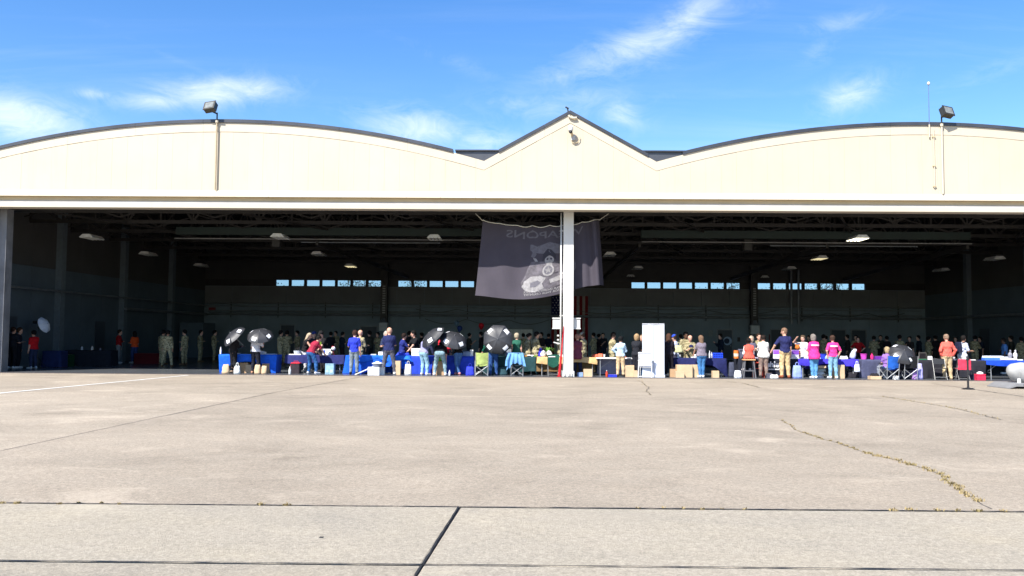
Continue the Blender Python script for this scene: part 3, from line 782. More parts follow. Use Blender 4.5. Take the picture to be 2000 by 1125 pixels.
for i, (px, Y, h, lf, d) in enumerate(((560, 52, 9.5, 3, 'thin-leaved tree seen through the leftmost windows'), (650, 46, 9, 5, 'leafier tree seen through the middle of the left window band'), (712, 43, 8.5, 2, 'nearly bare branching tree seen at the right end of the left windows'),
                                    (812, 48, 9, 5, 'full tree seen through the windows left of the banner'), (860, 55, 9, 3, 'slight tree close to the banner behind the windows'), (1262, 50, 9, 3, 'slender tree behind the windows right of the banner'), (1380, 47, 9, 5, 'leafy tree behind the sixth window right of the banner'),
                                    (1500, 56, 9, 3, 'distant tree behind the windows right of the second duct'), (1590, 60, 10, 3, 'distant tree behind the downpipes'), (1665, 54, 9, 4, 'tree behind the rightmost windows'))):
    tree(gx(px, Y, 4), Y, h, d, lf, i + 3)
# ---------------------------------------------------------------- implicit-surface figures
class Field:
    def __init__(s, lo, hi, h):
        s.h = h; s.lo = np.array(lo, float)
        s.n = np.ceil((np.array(hi) - s.lo) / h).astype(int) + 1
        s.F = np.full(s.n, .2)
        s.ax = [s.lo[i] + h * np.arange(s.n[i]) for i in range(3)]
    def _blk(s, lo, hi):
        i0 = np.maximum(0, np.floor((lo - s.lo) / s.h).astype(int)); i1 = np.minimum(s.n, np.ceil((hi - s.lo) / s.h).astype(int) + 1)
        return i0, i1
    def seg(s, a, b, ra, rb=None, k=.03, flat=1.0):
        rb = ra if rb is None else rb
        a = np.array(a, float); b = np.array(b, float); m = max(ra, rb) + .06
        i0, i1 = s._blk(np.minimum(a, b) - m, np.maximum(a, b) + m)
        if (i1 <= i0).any(): return
        X = s.ax[0][i0[0]:i1[0], None, None]; Y = s.ax[1][None, i0[1]:i1[1], None]; Z = s.ax[2][None, None, i0[2]:i1[2]]
        d = b - a; L = max(1e-9, (d * d).sum())
        t = np.clip(((X - a[0]) * d[0] + (Y - a[1]) * d[1] + (Z - a[2]) * d[2]) / L, 0, 1)
        D = np.sqrt((X - a[0] - t * d[0]) ** 2 + ((Y - a[1] - t * d[1]) * flat) ** 2 + (Z - a[2] - t * d[2]) ** 2) - (ra + (rb - ra) * t)
        G = s.F[i0[0]:i1[0], i0[1]:i1[1], i0[2]:i1[2]]
        hh = np.clip(.5 + .5 * (G - D) / k, 0, 1)
        s.F[i0[0]:i1[0], i0[1]:i1[1], i0[2]:i1[2]] = G + (D - G) * hh - k * hh * (1 - hh)
    def clip(s, p, n):
        """keep the side the normal points away from"""
        n = np.array(n, float) / np.linalg.norm(n)
        pl = (s.ax[0][:, None, None] - p[0]) * n[0] + (s.ax[1][None, :, None] - p[1]) * n[1] + (s.ax[2][None, None, :] - p[2]) * n[2]
        s.F = np.maximum(s.F, pl)
    def surf(s):
        F = s.F; I = F < 0
        c = np.zeros(tuple(np.array(F.shape) - 1), int)
        offs = [(i, j, k) for i in (0, 1) for j in (0, 1) for k in (0, 1)]
        nx, ny, nz = F.shape
        for (i, j, k) in offs: c += I[i:nx - 1 + i, j:ny - 1 + j, k:nz - 1 + k]
        idx = np.argwhere((c > 0) & (c < 8))
        if len(idx) == 0: return np.zeros((0, 3)), np.zeros((0, 4), int)
        V = np.stack([F[idx[:, 0] + i, idx[:, 1] + j, idx[:, 2] + k] for (i, j, k) in offs], 1)
        P = np.zeros((len(idx), 3)); W = np.zeros(len(idx))
        for a in range(8):
            for b in range(a + 1, 8):
                oa, ob = np.array(offs[a]), np.array(offs[b])
                if np.abs(oa - ob).sum() != 1: continue
                cr = (V[:, a] < 0) != (V[:, b] < 0)
                t = np.where(cr, V[:, a] / np.where(cr, V[:, a] - V[:, b], 1), 0)
                P += np.where(cr[:, None], oa + t[:, None] * (ob - oa), 0); W += cr
        P = P / W[:, None] + idx
        vid = np.full(c.shape, -1); vid[idx[:, 0], idx[:, 1], idx[:, 2]] = np.arange(len(idx))
        faces = []
        for axn in range(3):
            o1, o2 = [(1, 2), (2, 0), (0, 1)][axn]
            sl0 = [slice(None)] * 3; sl1 = [slice(None)] * 3; sl0[axn] = slice(0, -1); sl1[axn] = slice(1, None)
            A = I[tuple(sl0)]; B = I[tuple(sl1)]
            e = np.argwhere(A != B)
            ok = (e[:, o1] > 0) & (e[:, o2] > 0) & (e[:, o1] < c.shape[o1]) & (e[:, o2] < c.shape[o2])
            e = e[ok]
            fl = A[e[:, 0], e[:, 1], e[:, 2]]
            def cell(d1, d2):
                q = e.copy(); q[:, o1] -= d1; q[:, o2] -= d2; return vid[q[:, 0], q[:, 1], q[:, 2]]
            q = np.stack([cell(1, 1), cell(0, 1), cell(0, 0), cell(1, 0)], 1)
            q[~fl] = q[~fl][:, ::-1]
            faces.append(q)
        return P * s.h + s.lo, np.concatenate(faces)
def ripple(F, a):
    X = F.ax[0][:, None, None]; Y = F.ax[1][None, :, None]; Z = F.ax[2][None, None, :]
    F.F = F.F + a * (np.sin(46 * Z + 21 * X + 9 * np.sin(7 * X)) * .6 + np.sin(63 * X - 34 * Z + 25 * Y) * .5 + np.sin(28 * Z - 40 * Y) * .4)
def np_mesh(name, V, Fq, extra=None):
    me = bpy.data.meshes.new(name)
    vs = V.tolist(); fs = Fq.tolist()
    if extra:
        n = len(vs); vs += extra[0]; fs += [[i + n for i in f] for f in extra[1]]
    me.from_pydata(vs, [], fs); me.validate()
    me.polygons.foreach_set('use_smooth', [True] * len(me.polygons)); me.update()
    return me
ARM = {'down': ((.14, .02, -1), (.06, .16, -1)), 'pocket': ((.42, -.22, -.9), (-.28, .30, -.9)), 'hip': ((.62, -.25, -.75), (-.62, .35, -.6)),
       'fwd': ((.15, .30, -.95), (-.25, .95, .05)), 'table': ((.15, .60, -.75), (-.05, .65, -.70)), 'up': ((.55, .45, .25), (-.55, .45, .62)),
       'phone': ((.22, .35, -.9), (-.35, .75, .60)), 'behind': ((.30, -.30, -.9), (-.65, -.10, -.45)), 'cross': ((.25, .30, -.9), (-.92, .35, .12)),
       'hang': ((.10, .35, -1), (.0, .2, -1)), 'umb': ((.25, .45, -.8), (-.15, .45, .85)), 'side': ((.55, .25, -.8), (.25, .55, -.8)), 'wide': ((.70, .05, -.7), (.35, .35, -.8)), 'lap': ((.18, .25, -.95), (-.25, .85, -.25))}
def vrot(v, ang_lean, ang_z=0.0):
    v = Vector(v); c, s = math.cos(ang_lean), math.sin(ang_lean)
    v = Vector((v.x, v.y * c + v.z * s, v.z * c - v.y * s))
    c, s = math.cos(ang_z), math.sin(ang_z)
    return Vector((v.x * c - v.y * s, v.x * s + v.y * c, v.z))
PCACHE = {}
def figure_meshes(H=1.75, arms=('down', 'down'), lean=0.0, legs='stand', fem=False, build=1.0, top='short', hem=0.0, bottom='trousers', hair='short', cap=False,
                  head_yaw=0.0, head_pitch=0.0, twist=0.0, seat=.47, res=.018, eyes=True):
    key = (round(H, 2), arms, lean, legs, fem, build, top, hem, bottom, hair, cap, head_yaw, head_pitch, twist, seat, res)
    if key in PCACHE: return PCACHE[key]
    S = H / 1.75; bd = build
    sw = .150 if fem else .175
    zh = .93
    sh = Vector((0, 0, 0))
    if legs == 'sit': zh = seat + .10
    pel = Vector((0, -.22 * math.sin(lean) if legs != 'sit' else 0, zh - (.03 if lean > .5 else 0)))
    T = lambda v, tw=1.0: pel + vrot(v, lean, twist * tw)
    belly, chest = T((0, .0, .16), .4), T((0, -.005, .36), .8)
    shl = {-1: T((-sw, 0, .452)), 1: T((sw, 0, .452))}
    neck0, headc = T((0, -.005, .50)), T((0, .025 + .02, .70))
    headc.z = max(headc.z, neck0.z - .05)
    hr = vrot((1, 0, 0), lean * .5 + head_pitch, twist + head_yaw); hf = vrot((0, 1, 0), lean * .5 + head_pitch, twist + head_yaw); hu = vrot((0, 0, 1), lean * .5 + head_pitch, twist + head_yaw)
    HP = lambda x, y, z: headc + hr * x + hf * y + hu * z
    J = {}
    for sd_, nm in ((-1, arms[0]), (1, arms[1])):
        u, f = ARM[nm]
        lf = lean * (.15 if nm in ('table', 'hang') else .7)
        u = vrot((u[0] * sd_, u[1], u[2]), lf, twist).normalized(); f = vrot((f[0] * sd_, f[1], f[2]), lf * .5, twist).normalized()
        e = shl[sd_] + u * .285; w = e + f * .25
        J[sd_] = (shl[sd_], e, w, f)
    Lg = {}
    for sd_ in (-1, 1):
        hip = pel + Vector((sd_ * .088, 0, -.02))
        if legs == 'sit':
            kn = Vector((sd_ * .13, .44, seat + .05)); an = Vector((sd_ * .13, .46, .08)) if seat < .6 else Vector((sd_ * .12, .34, .36))
        elif legs == 'step':
            kn = Vector((sd_ * .10, .05 + .10 * sd_, .48)); an = Vector((sd_ * .10, .18 * sd_ - .02, .08))
        elif legs == 'wide': kn = Vector((sd_ * .18, .03, .48)); an = Vector((sd_ * .22, 0, .08))
        elif legs == 'close': kn = Vector((sd_ * .075, .03, .48)); an = Vector((sd_ * .06, 0, .08))
        elif legs == 'crossed': kn = Vector((sd_ * .06, .04 + .05 * sd_, .48)); an = Vector((-sd_ * .06, .10 * sd_, .08))
        else: kn = Vector((sd_ * .11, .03, .48)); an = Vector((sd_ * .125, -.01, .08))
        tz = .0 if not (legs == 'sit' and seat >= .6) else .29
        toe = an + vrot((sd_ * .05, .15, -.04), 0)
        Lg[sd_] = (hip, kn, an, toe)
    allp = [p for s_ in (-1, 1) for p in (*J[s_][:3], *Lg[s_])] + [headc, pel]
    lo = np.array([min(p[i] for p in allp) - .32 for i in range(3)]); hi = np.array([max(p[i] for p in allp) + .32 for i in range(3)])
    lo[2] = max(lo[2], -.06)
    def torso(F, o, full=True, k=.05):
        b = bd
        ww = .93 if fem else 1.0
        r = vrot((1, 0, 0), lean, twist * .3); rc = vrot((1, 0, 0), lean, twist * .8)
        F.seg(pel - r * .075 * b * (1.1 if fem else 1), pel + r * .075 * b * (1.1 if fem else 1), .108 * b + o, k=k)
        F.seg(belly - r * .05 * b * ww, belly + r * .05 * b * ww, .100 * b * ww + o, k=k)
        F.seg(chest - rc * .08 * ww, chest + rc * .08 * ww, .108 * (b * .5 + .5) + o, k=k)
        F.seg(pel, chest, .10 * b + o, .105 + o, k=k)
        for q in (-1, 1): F.seg(shl[q].lerp(neck0, .12), neck0 - vrot((0, 0, .025), lean, twist), .056 + o, .05 + o, k=k)
        F.seg(chest, neck0 - vrot((0, 0, .05), lean, twist), .10 + o, .07 + o, k=k)
        if fem:
            for q in (-1, 1): F.seg(chest + vrot((q * .065, .075, -.03), lean, twist), chest + vrot((q * .065, .08, -.05), lean, twist), .058 + o, k=.04)
    def arm(F, sd_, o, upto=2.0, k=.03):
        a, e, w, f = J[sd_]
        if upto <= 1: F.seg(a, a.lerp(e, upto), .052 + o, .048 + o, k=k)
        else:
            F.seg(a, e, .052 + o, .041 + o, k=k); F.seg(e, e.lerp(w, upto - 1), .041 + o, .031 + o, k=k)
    def leg(F, sd_, o, upto=2.0, k=.03):
        h_, kn, an, to = Lg[sd_]
        t = .092 * (.6 + .4 * bd)
        if upto <= 1: F.seg(h_, h_.lerp(kn, upto), t + o, .08 + o, k=k)
        else:
            F.seg(h_, kn, t + o, .06 + o, k=k); F.seg(kn, kn.lerp(an, upto - 1), .062 + o, .042 + o, k=k)
            F.seg(kn.lerp(an, .25) - Vector((0, .02, 0)), kn.lerp(an, .4) - Vector((0, .015, 0)), .05 + o, .045 + o, k=k)
    parts = {}
    # body
    F = Field(lo, hi, res)
    torso(F, 0)
    F.seg(neck0 - hu * .03, headc - hu * .07, .056, .052, k=.03)
    F.seg(HP(0, -.015, .045), HP(0, .0, -.02), .094, .078, k=.03); F.seg(HP(0, -.03, .03), HP(0, -.03, .0), .092, .085, k=.03)
    F.seg(HP(0, .03, -.055), HP(0, .055, -.095), .058, .036, k=.03)
    F.seg(HP(0, .095, .01), HP(0, .112, -.025), .012, .018, k=.02)
    F.seg(HP(-.035, .078, .035), HP(.035, .078, .035), .016, k=.02)
    for q in (-1, 1): F.seg(HP(q * .085, -.01, .012), HP(q * .088, -.005, -.03), .022, .014, k=.012)
    for q in (-1, 1):
        arm(F, q, 0); leg(F, q, 0)
        a, e, w, f = J[q]
        F.seg(w, w + f * .085, .030, .034, k=.02)
        h_, kn, an, to = Lg[q]
        F.seg(an - Vector((0, .03, .02)), to, .042, .030, k=.03)
    V, Q = F.surf()
    ev, ef = [], []
    for q in (-1, 1):
        a, e, w, f = J[q]
        side = f.cross(Vector((0, 0, 1))); side = side.normalized() if side.length > .05 else Vector((1, 0, 0)); 
        if abs(f.z) > .6: side = vrot((0, 1, 0), 0, twist)
        nrm = f.cross(side).normalized()
        pal = w + f * .075
        for kf in range(5):
            if kf == 0:
                p = w + f * .03 + side * .028; d = (f * .7 + side * .75).normalized(); L = .06; r = .0105
            else:
                p = pal + side * (.030 - .0195 * (kf - 1)); d = f; L = (.078, .086, .08, .064)[kf - 1]; r = .0092
            pts = [p, p + d * L * .5 + nrm * .004, p + (d * .9).normalized() * L + nrm * .022 * (1 if kf else .4)]
            base = len(ev)
            for i, pt in enumerate(pts):
                dd = d; a1 = dd.orthogonal().normalized(); b1 = dd.cross(a1)
                rr = r * (1, .95, .7)[i]
                for m_ in range(5): ev.append(list(pt + (a1 * math.cos(m_ * 2 * PI / 5) + b1 * math.sin(m_ * 2 * PI / 5)) * rr))
            for i in range(2):
                for m_ in range(5): ef.append([base + i * 5 + m_, base + i * 5 + (m_ + 1) % 5, base + i * 5 + 5 + (m_ + 1) % 5, base + i * 5 + 5 + m_])
            ef.append([base + 10 + m_ for m_ in range(5)])
    def scaled(V): return V * S
    me = np_mesh('person_body', scaled(V), Q, ([[c * S for c in v] for v in ev], ef))
    # eyes and mouth as darker skin faces
    me.materials.append(skinm('light')); me.materials.append(mat('eye_dark', (.03, .02, .018), .4)); me.materials.append(mat('lip', (.30, .10, .08), .5))
    if eyes:
        pts = [(HP(q * .034, .088, .012) * S, 1, .015 * S) for q in (-1, 1)] + [(HP(q * .012, .094, -.062) * S, 2, .016 * S) for q in (-1, 0, 1)]
        cen = np.zeros(len(me.polygons) * 3); me.polygons.foreach_get('center', cen); cen = cen.reshape(-1, 3)
        mi = np.zeros(len(cen), int)
        for p, k_, rad in pts: mi[((cen - np.array(p)) ** 2).sum(1) < rad * rad] = k_
        me.polygons.foreach_set('material_index', mi.tolist())
    parts['body'] = me
    # top
    up = vrot((0, 0, 1), lean, twist)
    def hemclip(F, dz): F.clip(T((0, 0, dz), .3), -vrot((0, 0, 1), lean * .85))
    if top != 'none':
        F = Field(lo, hi, res); loose = {'coat': .03, 'jacket': .03, 'dress': .018}.get(top, .02)
        torso(F, loose, k=.06)
        sl = {'short': .82, 'long': 1.93, 'jacket': 1.95, 'coat': 1.95, 'tank': 0, 'vest': 0, 'dress': 0}[top]
        for q in (-1, 1):
            if sl: arm(F, q, loose * .85, sl, k=.035)
        if top in ('dress',) or hem < -.1:
            F.seg(T((0, 0, .05)), T((0, 0, hem + .04)), .13 * bd + loose, .17 * bd + loose - hem * .05, k=.06)
        F.clip(neck0 + up * .045 + vrot((0, .02, 0), lean, twist), vrot((0, .35, 1), lean, twist))
        hemclip(F, -.04 + hem)
        ripple(F, .0065)
        parts['shirt'] = np_mesh('shirt', *(lambda a: (a[0] * S, a[1]))(F.surf()))
        if top in ('vest',):
            F = Field(lo, hi, res)
            for q in (-1, 1): arm(F, q, .018, 1.93, k=.035)
            parts['sleeve'] = np_mesh('sleeve', *(lambda a: (a[0] * S, a[1]))(F.surf()))
    if bottom in ('trousers', 'shorts', 'leggings'):
        F = Field(lo, hi, res); o = {'trousers': .017, 'shorts': .025, 'leggings': .006}[bottom]
        r = vrot((1, 0, 0), lean, 0)
        F.seg(pel - r * .075 * bd, pel + r * .075 * bd, .108 * bd + o, k=.04); F.seg(pel, belly, .10 * bd + o, .098 * bd + o * .5, k=.04)
        for q in (-1, 1): leg(F, q, o, .85 if bottom == 'shorts' else 1.93, k=.035)
        F.clip(T((0, 0, .10), .3), vrot((0, 0, 1), lean * .8))
        if bottom != 'shorts': F.clip((0, 0, .045 if not (legs == 'sit' and seat > .6) else .3), (0, 0, -1))
        ripple(F, .0055)
        parts['trousers'] = np_mesh('trousers', *(lambda a: (a[0] * S, a[1]))(F.surf()))
    # shoes
    for q in (-1, 1):
        h_, kn, an, to = Lg[q]
        a_ = np.array(an); lo2 = np.minimum(a_, np.array(to)) - .14; hi2 = np.maximum(a_, np.array(to)) + .14
        F = Field(lo2, hi2, min(res, .02)); F.seg(an - Vector((0, .035, .025)), to, .054, .042, k=.02); F.seg(an - Vector((0, .02, .02)), an + Vector((0, -.01, .02)), .05, k=.02)
        F.clip((0, 0, an.z - .078), (0, 0, -1)); F.clip((0, 0, an.z + .03), (0, 0, 1))
        parts['shoe%d' % q] = np_mesh('shoe', *(lambda a: (a[0] * S, a[1]))(F.surf()))
    # hair
    if hair != 'bald':
        hc = np.array(headc); F = Field(hc - .34 if hair == 'long' else hc - .2, hc + .2, min(res, .016))
        o = .012
        F.seg(HP(0, -.015, .052), HP(0, -.02, -.0), .092 + o, .086 + o, k=.03); F.seg(HP(0, -.035, .035), HP(0, -.04, -.03), .092 + o, .070 + o, k=.03)
        if hair == 'buzz': F = Field(hc - .2, hc + .2, min(res, .016)); F.seg(HP(0, -.015, .052), HP(0, -.02, .0), .098, .091, k=.03); F.seg(HP(0, -.035, .035), HP(0, -.04, -.01), .097, .075, k=.03)
        if hair == 'bob':
            for q in (-1, 1): F.seg(HP(q * .06, -.03, .0), HP(q * .065, -.02, -.09), .055, .045, k=.04)
            F.seg(HP(0, -.05, 0), HP(0, -.06, -.10), .08, .06, k=.04)
        if hair == 'long':
            for q in (-1, 1): F.seg(HP(q * .055, -.03, .0), HP(q * .06, -.06, -.18), .055, .045, k=.04)
            F.seg(HP(0, -.06, 0), HP(0, -.10, -.27), .085, .05, k=.05)
        if hair == 'bun': F.seg(HP(0, -.13, .03), HP(0, -.13, .01), .042, k=.02)
        if hair == 'tail': F.seg(HP(0, -.12, .02), HP(0, -.15, -.18), .035, .025, k=.03)
        F.clip(HP(0, .045, .03), hf * .85 - hu * .55) if hair not in ('long', 'bob') else F.clip(HP(0, .030, .03), hf - hu * .10)
        if hair in ('short', 'buzz', 'bun', 'tail'): F.clip(HP(0, -.02, -.05), hf * .25 - hu)
        parts['hair'] = np_mesh('hair', *(lambda a: (a[0] * S, a[1]))(F.surf()))
    if cap:
        hc = np.array(headc); F = Field(hc - .22, hc + .26, .014)
        F.seg(HP(0, -.015, .058), HP(0, -.02, .03), .110, .106, k=.02); F.clip(HP(0, 0, .045), -hu)
        F.seg(HP(-.04, .09, .055), HP(.04, .09, .055), .02, k=.02); F.seg(HP(-.035, .16, .045), HP(.035, .16, .045), .014, k=.06); F.seg(HP(0, .09, .053), HP(0, .16, .046), .016, k=.03)
        parts['cap'] = np_mesh('cap', *(lambda a: (a[0] * S, a[1]))(F.surf()))
    info = {'hand': {q: (J[q][2] + J[q][3] * .1) * S for q in (-1, 1)}, 'head': headc * S, 'back': T((0, -.13, .36)) * S, 'chest': T((0, .14, .33)) * S, 'fwd': vrot((0, 1, 0), lean, twist), 'S': S}
    PCACHE[key] = (parts, info)
    return PCACHE[key]
DARK_RES = .028
def person(px, Y, face, label, H=1.75, top=('short', (40, 60, 120)), bottom=('trousers', (60, 70, 90)), hair=('short', (50, 36, 26)), shoes=(230, 230, 228), skin='light', camo_suit=False, cap=None, sleeve=None, group=None, Z=0.0, dx=0.0, **kw):
    if 'res' not in kw:
        R_ = random.Random(label)
        kw.setdefault('twist', round(R_.uniform(-.16, .16), 3)); kw.setdefault('head_yaw', round(R_.uniform(-.4, .4), 3)); kw.setdefault('head_pitch', round(R_.uniform(-.05, .22), 3)); kw.setdefault('lean', round(R_.uniform(0, .07), 3))
    fk = dict(H=H, top=top[0], bottom=bottom[0], hair=hair[0], cap=bool(cap), **kw)
    parts, info = figure_meshes(**fk)
    X = gx(px, Y, 1.0) + dx
    rz = {'away': 0, 'cam': PI, 'left': PI / 2, 'right': -PI / 2}.get(face, face)
    me = parts['body']
    o = bpy.data.objects.new('person', me); COL.objects.link(o); o.location = (X, Y, Z); o.rotation_euler = (0, 0, rz)
    sm = skinm(skin)
    if skin != 'light': o.material_slots[0].link = 'OBJECT'; o.material_slots[0].material = sm
    tag(o, label, 'person', group)
    def child(nm, key, m):
        if key in parts and len(parts[key].vertices): link(nm, parts[key], m, o)
    ctop = camo() if camo_suit else cloth(*top[1]); cbot = camo() if camo_suit else cloth(*bottom[1])
    child({'jacket': 'jacket', 'coat': 'coat', 'dress': 'dress', 'vest': 'vest'}.get(top[0], 'shirt'), 'shirt', ctop)
    child('sleeve', 'sleeve', cloth(*(sleeve or (240, 240, 240))))
    child('trousers' if bottom[0] != 'shorts' else 'shorts', 'trousers', cbot)
    for q in (-1, 1): child('shoe', 'shoe%d' % q, cloth(*(shoes if not camo_suit else (110, 84, 58))))
    child('hair', 'hair', mat('hair_%d_%d_%d' % hair[1], rgb(*hair[1], .5), .75, 0, .45, 22, .8, 40, .2))
    if cap: child('cap', 'cap', cloth(*cap))
    return o, info

# ---------------------------------------------------------------- umbrella
M_UMB = mat('umbrella_nylon', (.024, .025, .030), .5, 0, .2, 5, .2, 9, .5)
M_UMBW = mat('umbrella_white', (.62, .66, .74), .6, 0, .05, 5)
def umbrella(center, axis, R, label, panel_mats, patches, shaft=.85, group='open umbrellas', phase=0.0, deep=.32):
    """center: top of canopy, axis: direction the ferrule points"""
    t = thing('umbrella', label, 'umbrella', center, group=group, rot=Vector(axis).normalized().to_track_quat('Z', 'Y').to_euler())
    n = 8; rings = 5
    def pt(i, r, sag):  # i may be fractional around the rim
        a = 2 * PI * (i) / n + phase
        fr = i - math.floor(i)
        dip = 1 - (.06 * (1 - (2 * fr - 1) ** 2)) * r
        rr = R * math.sin(r * 1.25) / math.sin(1.25) * dip
        z = -R * deep * 2.0 * (1 - math.cos(r * 1.25)) - .02 * (1 - (2 * fr - 1) ** 2) * r
        return Vector((math.cos(a) * rr, math.sin(a) * rr, z + sag))
    for i in range(n):
        s = MB(); m = 4; k0 = 0
        s.v.append(tuple(pt(i, 0, 0)))
        for r in range(1, rings + 1):
            for j in range(m + 1): s.v.append(tuple(pt(min(i + j / m, i + .9999), r / rings, 0)))
        for j in range(m): s.f.append((0, 1 + j, 2 + j))
        for r in range(rings - 1):
            for j in range(m):
                a = 1 + r * (m + 1) + j; s.f.append((a, a + m + 1, a + m + 2, a + 1))
        c = s.build('canopy_panel', panel_mats[i % len(panel_mats)], t, smooth=True)
        if i in patches:
            p = MB(); r0, r1 = .56, .84; g = 4
            for b in range(g + 1):
                for a in range(g + 1):
                    rr = r0 + (r1 - r0) * b / g
                    w = .27 * (.72 / rr)
                    u = .5 + (a / g - .5) * w * 2
                    p.v.append(tuple(pt(i + u, rr, .006)))
            for b in range(g):
                for a in range(g): q = b * (g + 1) + a; p.f.append((q, q + g + 1, q + g + 2, q + 1))
            po = p.build('printed_label', mat('label_white', (.74, .76, .80), .5, 0, .04, 4), c)
            for b in (.3, .5, .68):
                l = MB(); rr = r0 + (r1 - r0) * b
                for a in range(5):
                    u = .5 + (a / 4 - .5) * .44 * .72 * (.72 / rr)
                    l.v += [tuple(pt(i + u, rr - .012, .009)), tuple(pt(i + u, rr + .012, .009))]
                l.f = [(2 * a, 2 * a + 1, 2 * a + 3, 2 * a + 2) for a in range(4)]
        rb = MB(); rb.tube([pt(i, r / rings, -.008) for r in range(rings + 1)], .005, 4); rb.build('rib', M_CHROME, t)
    MB().cyl((0, 0, .05), (0, 0, -shaft), .008, .008, 6).build('shaft', M_CHROME, t)
    MB().cyl((0, 0, .0), (0, 0, .055), .014, .008, 6).build('ferrule', M_CHROME, t)
    MB().tube([(0, 0, -shaft + .12), (0, 0, -shaft), (.03, 0, -shaft - .04), (.07, 0, -shaft - .03)], .016, 6).build('handle', M_BLACK, t)
    return t

# ---------------------------------------------------------------- furniture
def table(x0, x1, y0, y1, label, z=.74, top=M_GREYP, legm=M_CHROME, fold=True):
    cx, cy = (x0 + x1) / 2, (y0 + y1) / 2
    t = thing('folding_table', label, 'table', (cx, cy, 0), group='folding tables along the hangar doorway')
    a, b = (x1 - x0) / 2, (y1 - y0) / 2
    MB().cbox(-a, a, -b, b, z - .045, z, .012).build('tabletop', top, t)
    for sx in (-1, 1):
        for sy_ in (-1, 1):
            MB().tube([(sx * (a - .18), sy_ * (b - .08), z - .05), (sx * (a - .18), sy_ * (b - .06), 0)], .016, 6).build('leg', legm, t)
        MB().bar((sx * (a - .18), -b + .08, .25), (sx * (a - .18), b - .08, .25), .02, .02).build('crossbar', legm, t)
        MB().bar((sx * (a - .2), 0, .30), (sx * (a - .75), 0, z - .06), .018, .018).build('brace', legm, t)
    return t
def tablecloth(x0, x1, y0, y1, label, m, drop, z=.742, flare=.05, folds=3.2, seed=0, amp=.02):
    """drop(side, t) -> length of the hang; side 0 camera edge, 1 right, 2 back, 3 left"""
    R = random.Random(seed); ph = [R.uniform(0, 6) for _ in range(6)]
    cx, cy = (x0 + x1) / 2, (y0 + y1) / 2; a, b = (x1 - x0) / 2 + .012, (y1 - y0) / 2 + .012
    cor = [(-a, -b), (a, -b), (a, b), (-a, b)]; nor = [(0, -1), (1, 0), (0, 1), (-1, 0)]
    per = []
    for sd_ in range(4):
        p, q = cor[sd_], cor[(sd_ + 1) % 4]; L = math.hypot(q[0] - p[0], q[1] - p[1]); n = max(6, int(L / .045))
        for i in range(n):
            t = i / n; e = min(t, 1 - t) * L
            nx, ny = nor[sd_]
            if e < .06:
                o = nor[(sd_ - 1) % 4] if t < .5 else nor[(sd_ + 1) % 4]; w = .5 * (1 - e / .06)
                nx, ny = nx * (1 - w) + o[0] * w, ny * (1 - w) + o[1] * w
            per.append((p[0] + (q[0] - p[0]) * t, p[1] + (q[1] - p[1]) * t, nx, ny, sd_, t, L))
    N = len(per); rows = 9; vs = []; fs = []
    for r in range(rows + 1):
        f = r / rings_div(rows)
        for k, (x, y, nx, ny, sd_, t, L) in enumerate(per):
            d = min(drop(sd_, t), z - .012); s_ = sum(p_[6] for p_ in ()) if False else k * .045
            w = math.sin(s_ * folds * 2 + ph[0]) * .6 + math.sin(s_ * folds * 4.3 + ph[1]) * .3 + math.sin(s_ * folds * .8 + ph[2]) * .5
            o = .004 + f * (flare + amp * 1.6 * w * (.35 + f))
            vs.append((x + nx * o, y + ny * o, z + .006 - (0 if r == 0 else .004) - d * f + .004 * w * f))
    for r in range(rows):
        for k in range(N): fs.append((r * N + k, (r + 1) * N + k, (r + 1) * N + (k + 1) % N, r * N + (k + 1) % N))
    fs.append(tuple(range(N)))
    s = MB(); s.v = vs; s.f = fs
    me = s.mesh('tablecloth', True)
    o = link('tablecloth', me, m, None, (cx, cy, 0)); tag(o, label, 'tablecloth', 'cloths over the folding tables')
    return o
def rings_div(n): return float(n)
def camp_chair(x, y, rz, m, label, empty_frame=M_CHROME):
    t = thing('camp_chair', label, 'chair', (x, y, 0), rz, group='folding chairs along the hangar doorway')
    w, d = .245, .25; seat_z = .43
    s = MB()
    n = 6
    for i in range(n + 1):
        for j in range(n + 1):
            u, v = i / n * 2 - 1, j / n * 2 - 1
            s.v.append((u * w, v * d, seat_z - .06 * (1 - u * u) * .8 + .02 * v))
    for i in range(n):
        for j in range(n): q = i * (n + 1) + j; s.f.append((q, q + n + 1, q + n + 2, q + 1))
    so = s.build('seat', m, t, smooth=True)
    s = MB()
    for i in range(n + 1):
        for j in range(n + 1):
            u, v = i / n * 2 - 1, j / n
            s.v.append((u * w * (1 + .04 * v), -d - .03 - .08 * v - .05 * (1 - u * u), seat_z + .02 + v * .46 + .02 * u * u * (v > .9)))
    for i in range(n):
        for j in range(n): q = i * (n + 1) + j; s.f.append((q, q + 1, q + n + 2, q + n + 1))
    s.build('backrest', m, t, smooth=True)
    for q in (-1, 1):
        MB().cyl((q * w, -d - .02, 0.0), (q * w * 1.05, -d - .12, .92), .014, .014, 6).build('back_post', empty_frame, t)
        MB().cyl((q * w, d, 0), (q * w, d, .62), .014, .014, 6).build('front_post', empty_frame, t)
        MB().bar((q * w, -d - .08, .62), (q * w, d + .02, .62), .05, .02).build('armrest', M_BLACK, t)
        MB().cyl((q * w, -d - .02, .03), (-q * w, -d - .04, .40), .013, .013, 6).build('cross_leg', empty_frame, t)
        MB().cyl((q * w, d, .03), (-q * w, d, .40), .013, .013, 6).build('cross_leg', empty_frame, t)
        MB().cyl((q * w, -d - .02, .03), (q * w, d, .40), .013, .013, 6).build('cross_leg', empty_frame, t)
        MB().cyl((q * w, -d - .02, .40), (q * w, d, .03), .013, .013, 6).build('cross_leg', empty_frame, t)
    return t
